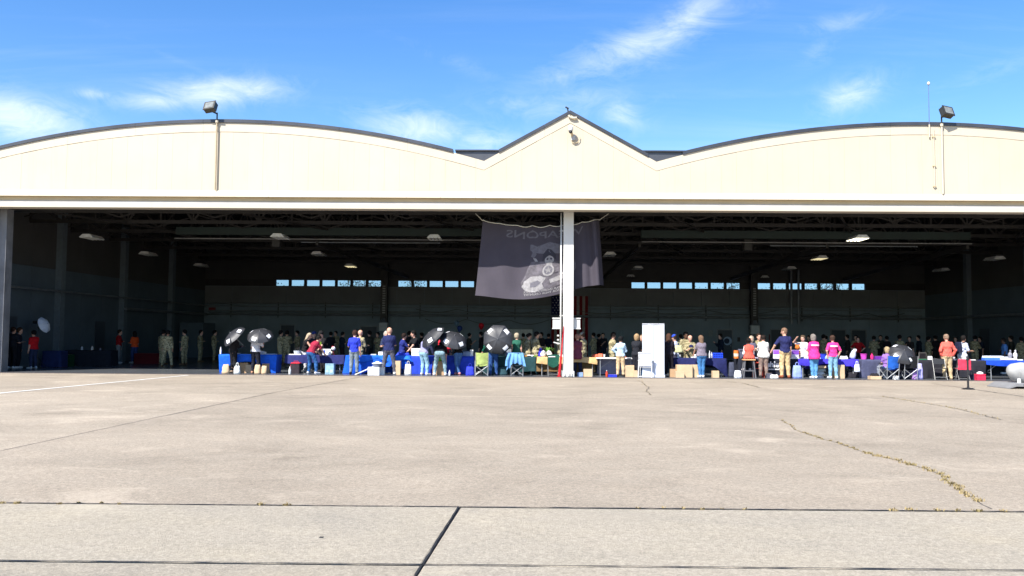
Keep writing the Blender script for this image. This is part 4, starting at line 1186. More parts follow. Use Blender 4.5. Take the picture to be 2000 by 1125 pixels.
def steel_chair(x, y, rz, seatm, backm, label, frame=M_STEELB):
    t = thing('folding_chair', label, 'chair', (x, y, 0), rz, group='folding chairs along the hangar doorway')
    MB().cbox(-.21, .21, -.2, .2, .43, .46, .02).build('seat', seatm, t)
    M = Matrix.Translation((0, -.25, .70)) @ Matrix.Rotation(.12, 4, 'X')
    MB().cbox(-.22, .22, -.015, .015, -.10, .12, .014, M).build('backrest', backm, t)
    for q in (-1, 1):
        MB().cyl((q * .22, .22, 0), (q * .22, -.26, .82), .013, .013, 6).build('leg', frame, t)
        MB().cyl((q * .20, -.28, 0), (q * .20, .12, .45), .013, .013, 6).build('leg', frame, t)
    MB().cyl((-.22, .17, .1), (.22, .17, .1), .01, .01, 6).build('crossbar', frame, t)
    MB().cyl((-.2, -.24, .06), (.2, -.24, .06), .01, .01, 6).build('crossbar', frame, t)
    return t
M_CARD = mat('cardboard', (.40, .255, .14), .85, 0, .12, 4)
M_CARD2 = mat('pale_cardboard', (.50, .36, .22), .85, 0, .12, 4)
M_BOXW = mat('white_card', (.72, .72, .71), .7, 0, .05, 3)
def carton(px, Y, w, d, h, label, m=None, z=0.0, rz=0.0, lid=False, cat='box'):
    X = gx(px, Y, z + h / 2)
    t = thing('carton', label, cat, (X, Y, z), rz)
    mm = m or M_CARD
    MB().cbox(-w / 2, w / 2, -d / 2, d / 2, 0, h - .012, .006).build('walls', mm, t)
    for q in (-1, 1): MB().box(-w / 2 + .004 if q < 0 else .003, -.003 if q < 0 else w / 2 - .004, -d / 2 + .004, d / 2 - .004, h - .011, h - .004).build('flap', mm, t)
    MB().box(-w / 2, w / 2, -.025, .025, h - .0035, h - .001).build('tape', mat('box_tape', (.45, .32, .2), .4), t)
    if lid: MB().cbox(-w / 2 - .01, w / 2 + .01, -d / 2 - .01, d / 2 + .01, h + .001, h + .05, .008).build('lid', mm, t)
    return t
def bin_(px, Y, r0, r1, h, m, label, z=0.0, name='bucket', cat='bucket', rim=True):
    X = gx(px, Y, z); t = thing(name, label, cat, (X, Y, z))
    MB().lathe([(r0, 0), (r1, h), (r1 * .92, h), (r0 * .9, .02)], 16).build('wall', m, t, smooth=False)
    if rim: MB().lathe([(r1 * 1.0, h - .015), (r1 * 1.07, h - .01), (r1 * 1.07, h + .004), (r1 * .95, h + .005)], 16).build('rim', m, t)
    return t
def bottle(px, Y, h, r, m, capm, label, z=0.0):
    X = gx(px, Y, z); t = thing('bottle', label, 'bottle', (X, Y, z))
    MB().lathe([(r * .9, 0), (r, .01), (r, h * .62), (r * .45, h * .8), (r * .38, h * .9)], 12).build('body', m, t, smooth=True)
    MB().cyl((0, 0, h * .9), (0, 0, h), r * .45, r * .45, 10).build('cap', capm, t)
    return t
def bag(px, Y, w, d, h, m, label, z=0.0, rz=0.0, handles=True, cat='bag', slump=.25, seed=1):
    R = random.Random(seed); X = gx(px, Y, z); t = thing('bag', label, cat, (X, Y, z), rz)
    s = MB(); n = 14; rows = 7
    for r in range(rows + 1):
        f = r / rows; kx = w / 2 * (1 - slump * f * f); ky = d / 2 * (1 - .75 * f * f)
        for i in range(n):
            a = 2 * PI * i / n; c, sn = math.cos(a), math.sin(a)
            e = 1.0 / max(abs(c) ** 3 + abs(sn) ** 3, .001) ** (1 / 3)
            j = 1 + R.uniform(-.07, .07) * (r > 0)
            s.v.append((c * kx * e * j, sn * ky * e * j, h * f + R.uniform(-.015, .015) * (r > 0)))
    for r in range(rows):
        for i in range(n): s.f.append((r * n + i, r * n + (i + 1) % n, (r + 1) * n + (i + 1) % n, (r + 1) * n + i))
    s.f += [tuple(range(n - 1, -1, -1)), tuple(range(rows * n, rows * n + n))]
    s.build('sack', m, t, smooth=True)
    if handles:
        for q in (-1, 1): MB().tube([(-w * .18, q * .02, h * .98), (-w * .14, q * .03, h + .1), (0, q * .035, h + .14), (w * .14, q * .03, h + .1), (w * .18, q * .02, h * .98)], .008, 5).build('handle', m, t)
    return t
def text_mesh(body, size, depth=0.0, align='CENTER', offset=0.0):
    cu = bpy.data.curves.new('lettering', 'FONT'); cu.body = body; cu.size = size; cu.align_x = align; cu.extrude = depth; cu.offset = offset; cu.resolution_u = 3
    ob = bpy.data.objects.new('lettering', cu); COL.objects.link(ob)
    dg = bpy.context.evaluated_depsgraph_get(); dg.update()
    me = bpy.data.meshes.new_from_object(ob.evaluated_get(dg))
    bpy.data.objects.remove(ob); return me
# ---------------------------------------------------------------- hanging banner
NU, NV = 60, 34
def banner_pt(u, v, off=0.0):
    tl, tr, bl, br = (943, 432), (1171, 429), (928, 577), (1181, 556)
    px = (tl[0] * (1 - u) + tr[0] * u) * (1 - v) + (bl[0] * (1 - u) + br[0] * u) * v
    py = (tl[1] * (1 - u) + tr[1] * u) * (1 - v) + (bl[1] * (1 - u) + br[1] * u) * v
    scal = abs(math.sin(u * PI * 7)) ** .8
    py += (1 - v) * (13 * math.sin(PI * u) ** .8 + 4 * (scal - .5) * (1 if .3 < u < .9 else .3)) + v * (16 * math.sin(PI * min(1, u * 1.15)) ** 1.2)
    Y = .38 + .04 * math.sin(u * 17 + v * 3.0) * (.35 + .65 * v) + .025 * math.sin(u * 31 - v * 5 + 1) * v + .05 * math.sin(u * 5.2 + v * 2.2) + .06 * v * math.sin(PI * v) * math.cos(u * 3 - 1.2) + off
    if u > .86: Y += .35 * (u - .86) / .14 * math.sin((u - .86) * 55)
    X, Z = gz(px, py, .38)
    return Vector((X, Y, Z))
bn = thing('hanging_banner', 'large dark banner with reversed lettering and a hooded emblem hanging behind the centre column', 'banner', tuple(banner_pt(.5, 0)))
B0 = bn.location.copy()
s = MB()
for j in range(NV + 1):
    for i in range(NU + 1): s.v.append(tuple(banner_pt(i / NU, j / NV) - B0))
for j in range(NV):
    for i in range(NU): q = j * (NU + 1) + i; s.f.append((q, q + NU + 1, q + NU + 2, q + 1))
s.build('cloth', mat('banner_cloth', (.044, .037, .051), .8, 0, .10, 2), bn, smooth=True)
MB().tube([banner_pt(i / 40, -.012) - B0 for i in range(41)], .016, 5).build('rope', mat('rope_white', (.62, .60, .52), .8), bn)
MB().tube([banner_pt(1, 0) - B0, (Vector(banner_pt(1, 0)) - B0) + Vector((.5, 0, .35))], .012, 5).build('tie', mat('rope_white', (.6, .6, .5)), bn)
MB().tube([banner_pt(0, 0) - B0, (Vector(banner_pt(0, 0)) - B0) + Vector((-.3, 0, .3))], .012, 5).build('tie', mat('rope_white', (.6, .6, .5)), bn)
M_PRINT = mat('print_grey', (.105, .10, .12), .8, 0, .2, 9)
M_PRINTL = mat('print_light', (.235, .225, .23), .8, 0, .35, 7)
M_PRINTD = mat('print_dark', (.035, .03, .045), .8)
def loose(vs, fs):
    par = list(range(len(vs)))
    def find(a):
        while par[a] != a: par[a] = par[par[a]]; a = par[a]
        return a
    for f in fs:
        for a in f[1:]: par[find(a)] = find(f[0])
    groups = {}
    for f in fs: groups.setdefault(find(f[0]), []).append(f)
    out = []
    for g_ in groups.values():
        ids = sorted({i for f in g_ for i in f}); mp = {i: k for k, i in enumerate(ids)}
        out.append(([vs[i] for i in ids], [tuple(mp[i] for i in f) for f in g_]))
    return out
def print_text(body, uc, vc, su, sv, m):
    me = text_mesh(body, 1.0, 0, 'CENTER', .012)
    vs = [tuple(banner_pt(uc - v.co.x * su, vc - v.co.y * sv, -.012) - B0) for v in me.vertices]
    fs = [tuple(p.vertices) for p in me.polygons]
    for vv, ff in loose(vs, fs):
        q = MB(); q.v = vv; q.f = ff; q.build('letter', m, bn)
print_text('WEAPONS', .53, .155, .137, .145, M_PRINT)
print_text('GIVING OUR ENEMIES A CHANCE', .56, .915, .0250, .042, M_PRINTL)
print_text('TO DIE FOR THEIR COUNTRY', .56, .955, .0280, .042, M_PRINTL)
def print_poly(pts, m, off=-.012, fine=True, name='emblem'):
    import bmesh
    bm = bmesh.new(); vs = [bm.verts.new((u, v, 0)) for u, v in pts]; bm.faces.new(vs)
    bmesh.ops.triangulate(bm, faces=bm.faces)
    for _ in range(2): bmesh.ops.subdivide_edges(bm, edges=bm.edges, cuts=1, use_grid_fill=True)
    me = bpy.data.meshes.new(name)
    for v in bm.verts: v.co = banner_pt(v.co.x, v.co.y, off) - B0
    bm.to_mesh(me); bm.free(); link(name, me, m, bn)
def ell(cu, cv, ru, rv, n=22, a0=0, a1=2 * PI): return [(cu + ru * math.cos(a0 + (a1 - a0) * i / n), cv + rv * math.sin(a0 + (a1 - a0) * i / n)) for i in range(n)]
def ub(px, py):  # position on the banner in fractions
    return ((px - 935) / 240.0, (py - 440) / 138.0)
E_ = lambda L: [ub(*p) for p in L]
def arcband(c, r0, r1, a0, a1, n=14, asp=1.0):
    o = [(c[0] + r1 * math.cos(a0 + (a1 - a0) * i / n), c[1] + asp * r1 * math.sin(a0 + (a1 - a0) * i / n)) for i in range(n + 1)]
    i_ = [(c[0] + r0 * math.cos(a0 + (a1 - a0) * i / n), c[1] + asp * r0 * math.sin(a0 + (a1 - a0) * i / n)) for i in range(n + 1)]
    return o + i_[::-1]
print_poly(E_(arcband((1072, 506), 37, 46, -PI * .80, -PI * .12, 14, .75)), M_PRINT)
print_poly(E_([(1034, 474), (1047, 476), (1044, 484), (1047, 492), (1042, 500), (1036, 498), (1039, 490), (1034, 484)]), M_PRINT)
print_poly(E_([(1040, 500), (1046, 500), (1062, 524), (1058, 528)]), M_PRINTL)
robe = [(1020, 556), (1018, 546), (1024, 536), (1030, 520), (1036, 508), (1046, 506), (1054, 520), (1062, 532), (1076, 534), (1092, 530), (1110, 524), (1122, 514), (1124, 530), (1116, 544), (1098, 556), (1080, 562), (1060, 564), (1040, 566), (1028, 563)]
print_poly(E_(robe), mat('print_mid', (.095, .085, .10), .8, 0, .45, 5))
print_poly(E_([(1020, 554), (1024, 544), (1036, 536), (1054, 534), (1066, 540), (1058, 550), (1062, 560), (1044, 566), (1028, 563)]), M_PRINTL, -.016)
print_poly(E_([(1072, 545), (1094, 538), (1120, 524), (1121, 530), (1098, 548), (1074, 552)]), M_PRINTL, -.016)
print_poly(E_([(1036, 548), (1050, 543), (1056, 548), (1046, 556), (1036, 556)]), M_PRINT, -.020)
print_poly(E_([(1058, 508), (1060, 492), (1068, 484), (1076, 486), (1084, 494), (1086, 508), (1080, 500), (1072, 497), (1064, 500)]), mat('print_hood', (.022, .02, .03), .8))
print_poly(E_(ell(1072, 506, 9, 8)), M_PRINTL, -.016)
print_poly(E_(ell(1072, 515, 6, 6)), M_PRINTL, -.017)
for q in (-1, 1): print_poly(E_(ell(1072 + q * 3.6, 504, 2.2, 2.0, 10)), M_PRINTD, -.021)
print_poly(E_(arcband((1070, 526), 8.2, 11.5, 0, 2 * PI * .999, 26)), M_PRINTL, -.020)
st = []
for i in range(10):
    r = 7.6 if i % 2 == 0 else 3.2; a = -PI / 2 + i * PI / 5; st.append((1070 + r * math.cos(a), 526 + r * math.sin(a)))
print_poly(E_(ell(1070, 526, 8.2, 8.2)), M_PRINT, -.019); print_poly(E_(st), M_PRINTL, -.024)

# ---------------------------------------------------------------- flag on the back wall
fx0, fz1 = gz(1077, 578, YB - .25); fx1, fz0 = gz(1148, 700, YB - .25)
us = thing('striped_flag', 'large red, white and blue flag hung upright on the back wall', 'flag', ((fx0 + fx1) / 2, YB - .28, fz0))
W_ = fx1 - fx0; Hh = fz1 - fz0
for i in range(13):
    a = -W_ / 2 + W_ * i / 13; b = a + W_ / 13
    z1 = Hh if i > 6 else Hh * .62
    q = MB()
    for j in range(7):
        z = z1 * j / 6; w = .02 * math.sin(i * .9 + j * .5)
        q.v += [(a, w, z), (b, .02 * math.sin((i + 1) * .9 + j * .5), z)]
    q.f = [(2 * j, 2 * j + 1, 2 * j + 3, 2 * j + 2) for j in range(6)]
    q.build('stripe', cloth(120, 18, 28) if i % 2 == 0 else cloth(150, 146, 140), us)
MB().box(-W_ / 2, -W_ / 2 + W_ * 7 / 13, -.012, .012, Hh * .62, Hh).build('canton', cloth(28, 34, 78), us)
sm_ = MB()
for r in range(9):
    for c in range(6 if r % 2 == 0 else 5):
        x_ = -W_ / 2 + W_ * 7 / 13 * ((c + (.5 if r % 2 == 0 else 1)) / 6); z_ = Hh * .62 + Hh * .38 * (r + .7) / 9.4
        pts = [(x_ + (.055 if i % 2 == 0 else .022) * math.sin(i * PI / 5), -.016, z_ + (.055 if i % 2 == 0 else .022) * math.cos(i * PI / 5)) for i in range(10)]
        sm_.add(pts, [tuple(range(10))])
tag(sm_.build('stars', cloth(230, 230, 228), us), kind='stuff')

# ---------------------------------------------------------------- tables and cloths
YT0, YT1 = .75, 1.5
def tx(px, Y=YT0): return gx(px, Y, .7)
full = lambda s, t: .735
def tb(p0, p1, lab, y0=YT0, y1=YT1, **k):
    return table(tx(p0, y0), tx(p1, y0), y0, y1, lab, **k)
# 1 royal stretch cover, open on the camera side
tb(428, 540, 'folding table under the stretch blue cover at the far left', .55, 1.3)
def d1(s, t):
    if s == 0: return .73 if (t < .10 or t > .90) else .73 - .46 * math.sin((t - .10) / .80 * PI) ** .45
    return .735
c_ = tablecloth(tx(428, .55), tx(540, .55), .55, 1.3, 'bright blue stretch cover arched open over cardboard boxes', cloth(30, 105, 235), d1, flare=-.06, amp=.004, folds=2)
# 2 navy half drape
tb(558, 672, 'folding table with bare metal legs under the navy cloth by the maroon shirt')
tablecloth(tx(558), tx(672), YT0, YT1, 'short navy cloth showing the metal table legs, beside the blue crate', cloth(42, 48, 105), lambda s, t: .33 + .03 * math.sin(t * 9) if s == 0 else .33 + (.12 if s == 1 else 0), seed=2)
# 3 bright blue
tb(676, 797, 'folding table under the bright blue swept cloth between two men')
def d3(s, t):
    if s == 0: return .735 if t < .30 else .735 - .30 * min(1, (t - .30) / .2) + .2 * max(0, (t - .85) / .15)
    return .735
tablecloth(tx(676), tx(797), YT0, YT1, 'bright blue cloth swept aside behind the white boxes', cloth(25, 95, 225), d3, seed=3, flare=.10, amp=.052)
tablecloth(tx(705, .70), tx(800, .70), .70, 1.2, 'second blue cloth bunched across the bright blue table', cloth(40, 120, 245), lambda s, t: .20 + .06 * math.sin(t * 11 + 1), seed=4, z=.752, amp=.045)
# 4 royal
tb(800, 925, 'folding table under the royal blue cloth behind the leaning jeans')
tablecloth(tx(800), tx(925), YT0, YT1, 'royal blue floor-length cloth behind three people leaning under umbrellas', cloth(45, 75, 205), full, seed=5, amp=.030)
# 5 dark green
tb(945, 1046, 'folding table under the dark green cloth left of the tan one', .95, 1.7)
tablecloth(tx(945, .95), tx(1046, .95), .95, 1.7, 'dark green cloth reaching the floor by the draped camp chair', cloth(38, 72, 76), lambda s, t: .735 if s != 0 else .70 - .12 * t, seed=6, amp=.045)
# 6 tan
tb(1050, 1166, 'folding table under the tan cloth beside the centre column', .8, 1.55)
tablecloth(tx(1050, .8), tx(1166, .8), .8, 1.55, 'tan burlap cloth on the table crossing behind the centre column', cloth(226, 186, 130), lambda s, t: .25 + .05 * math.sin(t * 7) if s == 0 else .3, seed=7, amp=.018)
tablecloth(tx(1046, 1.0), tx(1160, 1.0), 1.0, 1.6, 'brown under-cloth hanging below the tan burlap', cloth(120, 96, 62), lambda s, t: .58, seed=8, z=.728, amp=.018)
# 7 white plastic table
tb(1164, 1241, 'white plastic folding table in front of the sunglasses soldier', .7, 1.4, top=mat('white_plastic', (.78, .78, .78), .45))
tablecloth(tx(1168, 1.38), tx(1238, 1.38), 1.42, 1.46, 'pale grey sheet hanging behind the white plastic table', cloth(150, 150, 178), lambda s, t: .66, seed=9, z=.70, amp=.015)
# 8 navy
tb(1316, 1418, 'folding table under the dark navy cloth right of the tall white banner')
def d8(s, t):
    if s == 0: return .30 + .03 * math.sin(t * 8) + (.44 * ((t - .72) / .28) ** 1.2 if t > .72 else 0)
    return .735 if s == 1 else .4
tablecloth(tx(1316), tx(1418), YT0, YT1, 'dark navy cloth dipping to the floor at its right end by the cardboard boxes', cloth(32, 38, 88), d8, seed=10, flare=.10, amp=.038)
# 9 black lettered
tb(1443, 1556, 'folding table under the black lettered cloth behind the tall man')
blk = tablecloth(tx(1443), tx(1556), YT0, YT1, 'black floor-length cloth with white lettering behind the tall man in khaki', cloth(38, 42, 56), full, seed=11, amp=.009, flare=.03)
lx = gx(1507, YT0, .45)
me = text_mesh('Ashley', .31, .003, 'CENTER', .012)
for vv, ff in loose([tuple(v.co) for v in me.vertices], [tuple(p.vertices) for p in me.polygons]):
    q = MB(); q.v = vv; q.f = ff
    lo_ = q.build('letter', mat('letter_white', (.78, .78, .82), .6), blk); lo_.location = (lx - blk.location.x, YT0 - .075 - blk.location.y, .42); lo_.rotation_euler = (PI / 2, 0, 0)
for i in range(11):
    q = MB().box(-.022, .022, -.004, .004, -.025, .025).build('small_letter_block', mat('letter_white', (.78, .78, .82)), blk); q.location = (lx - blk.location.x - .28 + i * .055, YT0 - .07 - blk.location.y, .325)
# 10 purple-blue
tb(1560, 1676, 'folding table under the violet blue cloth behind the pink shirts')
def d10(s, t):
    if s == 0: return .22 + .05 * math.sin(t * 10) + (.22 * (t - .85) / .15 if t > .85 else 0)
    return .42
tablecloth(tx(1560), tx(1676), YT0, YT1, 'short violet blue cloth behind the two pink shirts', cloth(72, 60, 205), d10, seed=12, flare=.07, amp=.030)
# 11 charcoal
tb(1684, 1790, 'folding table under the charcoal cloth behind the blue camp chair')
tablecloth(tx(1684), tx(1790), YT0, YT1, 'charcoal floor-length cloth behind the seated blonde woman', cloth(78, 82, 110), full, seed=13, amp=.027)
# 12 black
tb(1795, 1925, 'folding table under the plain black cloth behind the coral sweater')
tablecloth(tx(1795), tx(1925), YT0, YT1, 'plain black cloth behind the man in the coral sweater', cloth(44, 44, 52), lambda s, t: .735 - (.1 * t if s == 0 else 0), seed=14, amp=.045)
# 13 blue
tb(1928, 2040, 'folding table under the blue cloth at the right edge')
tablecloth(tx(1928), tx(2040), YT0, YT1, 'short bright blue cloth beside the covered trailer at the right', cloth(22, 70, 190), lambda s, t: .16 + .06 * math.sin(t * 5), seed=15, amp=.022)
# dark tables inside on the left
tb(84, 118, 'small dark table deep inside by the photo umbrella', 4.6, 5.2)
tablecloth(tx(84, 4.6), tx(118, 4.6), 4.6, 5.2, 'small navy cloth in the shade by the photo umbrella', cloth(36, 48, 92), full, seed=16)
tb(128, 216, 'long dark table deep inside against the left wall', 6.6, 7.3)
tablecloth(tx(128, 6.6), tx(216, 6.6), 6.6, 7.3, 'long black cloth in the shade by the left wall', cloth(30, 34, 44), full, seed=17)

# ---------------------------------------------------------------- people in the sun
SO = dict(camo_suit=True, top=('long', (0, 0, 0)), bottom=('trousers', (0, 0, 0)))
F0, BK = .15, 2.1
person(456, .35, -.25, 'person in black top and leggings sheltering under the leftmost black umbrella', 1.68, ('long', (34, 32, 36)), ('leggings', (26, 26, 32)), ('long', (40, 30, 24)), (220, 190, 160), fem=True, arms=('umb', 'fwd'), legs='close', hem=.05)
person(500, .2, -.1, 'person in white tee and black trousers under the second black umbrella', 1.70, ('short', (236, 236, 246)), ('trousers', (30, 32, 44)), ('short', (30, 24, 20)), (200, 150, 120), arms=('down', 'umb'), lean=.15, fem=True)
person(597, BK, -1.3, 'long-haired blonde woman in a black tank top behind the navy table', 1.66, ('tank', (26, 24, 28)), ('trousers', (226, 226, 232)), ('long', (226, 205, 175)), fem=True, arms=('fwd', 'table'), lean=.25, head_pitch=.3)
person(611, .2, -.55, 'woman in maroon tee and blue jeans bending over the navy table', 1.68, ('short', (160, 40, 66)), ('trousers', (50, 100, 160)), ('short', (22, 18, 18)), (235, 235, 240), fem=True, arms=('table', 'table'), lean=.55, legs='wide')
o, inf = person(632, BK, 2.3, 'man in black cap and black tee with green chest print behind the navy table', 1.74, ('short', (24, 24, 26)), ('trousers', (40, 40, 46)), ('short', (40, 30, 22)), (60, 60, 60), cap=(26, 26, 28), arms=('table', 'fwd'), lean=.2, head_pitch=.3)
M_ = Matrix.Translation(inf['chest'] + Vector((0, .0, -.02)))
q = MB().lathe([(.0, 0), (.075, .0), (.075, .004), (.0, .006)], 14); 
pr = q.build('shirt_print', cloth(150, 190, 60), o); pr.location = inf['chest'] + inf['fwd'] * -.005; pr.rotation_euler = (-PI / 2 - .2, 0, 0)
person(613, 3.4, 'cam', 'shaded person in a dark blue cap between two people at the navy table', 1.70, ('short', (24, 26, 40)), cap=(40, 50, 110), arms=('fwd', 'fwd'))
person(692, F0, 'away', 'man in royal blue polo and grey trousers with his back turned', 1.76, ('short', (48, 66, 205)), ('trousers', (130, 142, 152)), ('short', (70, 44, 36)), (40, 36, 36), arms=('cross', 'down'))
person(702, 1.9, -.6, 'bald soldier in camouflage beside the royal blue polo', 1.78, hair=('bald', (60, 40, 30)), **SO, arms=('fwd', 'fwd'))
person(760, .2, 'away', 'bald man in navy polo and dark grey slacks with his back turned', 1.88, ('short', (36, 44, 92)), ('trousers', (92, 92, 104)), ('bald', (60, 40, 30)), (225, 225, 225), arms=('fwd', 'fwd'), build=1.08, legs='wide')
person(755, 2.3, 'cam', 'white-haired person half hidden behind the bald man in navy polo', 1.74, ('short', (50, 60, 90)), hair=('bob', (232, 224, 212)), arms=('fwd', 'fwd'))
person(786, 2.0, -1.2, 'dark-haired woman in navy blouse reaching across the blue table', 1.66, ('short', (40, 52, 130)), ('trousers', (30, 40, 100)), ('short', (52, 36, 28)), fem=True, arms=('phone', 'table'), lean=.08)
person(811, 2.1, 2.0, 'man in black tee and dark glasses leaning on the royal blue table', 1.78, ('short', (24, 24, 28)), ('trousers', (30, 30, 36)), ('short', (24, 20, 18)), arms=('table', 'table'), lean=.12)
person(830, .1, -.5, 'woman in lavender sweater and light blue jeans leaning under an umbrella', 1.68, ('long', (150, 150, 190)), ('trousers', (158, 200, 222)), ('short', (40, 30, 26)), (238, 238, 240), fem=True, arms=('umb', 'table'), lean=.5, build=1.12)
person(860, .0, .0, 'person in black tee and pale jeans bending far over, white shoes apart', 1.74, ('short', (30, 30, 34)), ('trousers', (140, 170, 182)), ('short', (36, 28, 24)), (240, 240, 242), arms=('hang', 'hang'), lean=1.05, legs='wide', build=1.1)
person(868, 1.75, 'cam', 'person in bright red jacket hunched over the royal blue table', 1.70, ('jacket', (235, 45, 62)), ('trousers', (40, 40, 60)), ('short', (30, 22, 20)), arms=('cross', 'fwd'), lean=.35, head_pitch=.4)
person(894, .6, .35, 'woman in black top and ripped blue jeans under an umbrella by the clear tub', 1.66, ('short', (28, 26, 30)), ('trousers', (80, 120, 175)), ('short', (30, 24, 22)), (225, 150, 150), fem=True, arms=('table', 'fwd'), lean=.45, legs='crossed')
person(964, .5, .1, 'person in green shirt and dark jeans behind the round umbrella', 1.76, ('long', (24, 96, 78)), ('trousers', (46, 82, 142)), ('short', (40, 30, 24)), (60, 80, 130), arms=('side', 'umb'))
person(1009, .95, 'away', 'woman with short blonde hair in sleeveless dark green tunic, back turned', 1.70, ('dress', (44, 104, 86)), ('trousers', (40, 40, 46)), ('short', (222, 206, 176)), (230, 230, 232), fem=True, arms=('down', 'down'), hem=-.22)
person(1031, 2.2, -1.3, 'dark-haired soldier with a bun behind the green table', 1.70, hair=('bun', (30, 22, 20)), fem=True, **SO, arms=('fwd', 'down'))
person(1046, 2.0, -1.2, 'soldier reaching right beside the potted plant', 1.76, hair=('short', (30, 22, 20)), **SO, arms=('fwd', 'fwd'))
person(1094, 2.0, -1.2, 'soldier mostly hidden left of the centre column', 1.72, hair=('short', (60, 46, 36)), **SO, arms=('fwd', 'fwd'))
person(1128, .85, -.1, 'person in maroon patterned tunic showing right of the centre column', 1.68, ('dress', (130, 62, 84)), ('trousers', (40, 44, 70)), ('short', (200, 150, 130)), (40, 40, 44), fem=True, arms=('down', 'fwd'), hem=-.2)
person(1139, 2.0, .9, 'soldier with pale cap turning away right of the centre column', 1.74, hair=('short', (90, 70, 56)), cap=(170, 164, 150), **SO, arms=('fwd', 'fwd'))
person(1196, 2.0, -1.35, 'soldier in dark sunglasses standing behind the white table', 1.76, hair=('short', (40, 30, 24)), **SO, arms=('down', 'fwd'))
person(1212, F0, -.1, 'woman in pale blue shirt and khaki trousers, black hair, back turned', 1.60, ('long', (190, 218, 240)), ('trousers', (216, 186, 146)), ('short', (18, 18, 20)), (60, 50, 44), fem=True, arms=('hip', 'cross'))
person(1243, .35, -.35, 'woman with red blonde bob in black tee and trousers leaning on the white table', 1.70, ('short', (36, 38, 46)), ('trousers', (30, 32, 42)), ('bob', (206, 170, 128)), (60, 50, 50), fem=True, arms=('table', 'fwd'), legs='close')
person(1255, 1.9, 2.6, 'pale-faced person peeking out left of the tall white banner', 1.66, ('short', (60, 60, 70)), hair=('short', (190, 160, 130)), fem=True)
person(1306, .5, -.4, 'woman with long brown hair dressed in black right of the tall white banner', 1.72, ('jacket', (34, 30, 40)), ('trousers', (28, 26, 36)), ('long', (96, 66, 50)), (220, 220, 224), fem=True, arms=('fwd', 'fwd'))
person(1319, 2.0, 1.4, 'person in blue cap and pale shirt behind the dark navy table', 1.68, ('short', (190, 196, 230)), ('trousers', (60, 60, 80)), ('short', (60, 44, 34)), cap=(50, 84, 205), arms=('phone', 'fwd'), fem=True)
person(1339, 2.6, 'cam', 'dark-skinned soldier standing behind the pale-headed soldier', 1.80, hair=('short', (20, 16, 14)), skin='dark', **SO, arms=('fwd', 'down'))
o, inf = person(1348, 1.95, 2.9, 'pale bald soldier looking down and holding a navy cap', 1.66, hair=('bald', (60, 40, 30)), **SO, arms=('cross', 'fwd'), head_pitch=.35)
person(1370, .1, .15, 'woman with long ash brown hair in grey tee and jeans, white sneakers', 1.66, ('short', (134, 124, 138)), ('trousers', (70, 126, 182)), ('long', (146, 116, 92)), (236, 236, 240), fem=True, arms=('table', 'fwd'), legs='close', build=1.18)
person(1463, .2, 'away', 'seated woman in coral vest with white sleeves on the wooden stool', 1.66, ('vest', (238, 98, 82)), ('trousers', (34, 32, 38)), ('bun', (22, 18, 18)), (220, 210, 210), skin='dark', fem=True, legs='sit', seat=.74, arms=('fwd', 'fwd'), sleeve=(245, 238, 238), build=1.15, lean=.08)
person(1491, .25, -.1, 'woman in loose white shirt and taupe trousers leaning on the black table', 1.70, ('long', (244, 242, 238)), ('trousers', (146, 124, 114)), ('short', (44, 32, 26)), (60, 54, 54), fem=True, arms=('table', 'table'), lean=.12, build=1.22, hem=-.08)
person(1468, 2.1, 2.7, 'grey-blond woman facing out behind the coral vest', 1.66, ('short', (90, 90, 110)), hair=('bob', (190, 176, 156)), fem=True, arms=('fwd', 'fwd'))
person(1482, 2.2, 'cam', 'bearded soldier facing out behind the coral vest and white shirt', 1.76, hair=('short', (54, 38, 28)), **SO, arms=('fwd', 'fwd'))
person(1533, .1, .1, 'tall man in navy polo and khaki trousers looking left', 1.98, ('short', (40, 44, 92)), ('trousers', (214, 184, 138)), ('buzz', (158, 124, 100)), (150, 84, 56), arms=('side', 'down'), head_yaw=.8, legs='stand')
o, inf = person(1569, 1.85, 2.5, 'person in white floral shirt shading the eyes with one arm', 1.70, ('short', (246, 244, 242)), ('trousers', (44, 54, 84)), ('short', (110, 90, 70)), (60, 60, 70), fem=True, arms=('down', 'up'), hem=-.14, build=1.08)
person(1590, .05, 'away', 'woman with grey bob in hot pink tee and jeans', 1.74, ('short', (244, 62, 150)), ('trousers', (96, 156, 204)), ('bob', (160, 150, 142)), (240, 240, 242), fem=True, arms=('fwd', 'fwd'), legs='close', hem=-.12, build=1.12)
person(1627, .1, 'away', 'brown-haired man in hot pink tee and pale jeans, hands at his pockets', 1.70, ('short', (244, 66, 152)), ('trousers', (134, 180, 208)), ('short', (84, 60, 48)), (236, 240, 244), arms=('pocket', 'pocket'), build=1.02)
for pp, w in ((1590, .30), (1627, .30)):
    tgt = [p for p in bpy.data.objects if p.name.startswith('person') and abs(p.location.x - gx(pp, .1, 1)) < .25 and p.location.y < .3 and p.parent is None][0]
    b_ = None
    for ch in tgt.children:
        if ch.name.startswith('shirt'): b_ = ch
    zz = 1.33 * (1.74 if pp == 1590 else 1.70) / 1.75
    sb = MB()
    # printed bar follows the back of the shirt
    co = np.array([v.co[:] for v in b_.data.vertices])
    for i in range(9):
        x_ = -w / 2 + w * i / 8
        for z_ in (zz - .028, zz + .028):
            near = co[(np.abs(co[:, 0] - x_) < .03) & (np.abs(co[:, 2] - z_) < .03)]
            sb.v.append((x_, near[:, 1].min() - .008, z_))
    sb.f = [(2 * i, 2 * i + 2, 2 * i + 3, 2 * i + 1) for i in range(8)]
    sb.build('shirt_lettering', cloth(250, 214, 232), tgt)
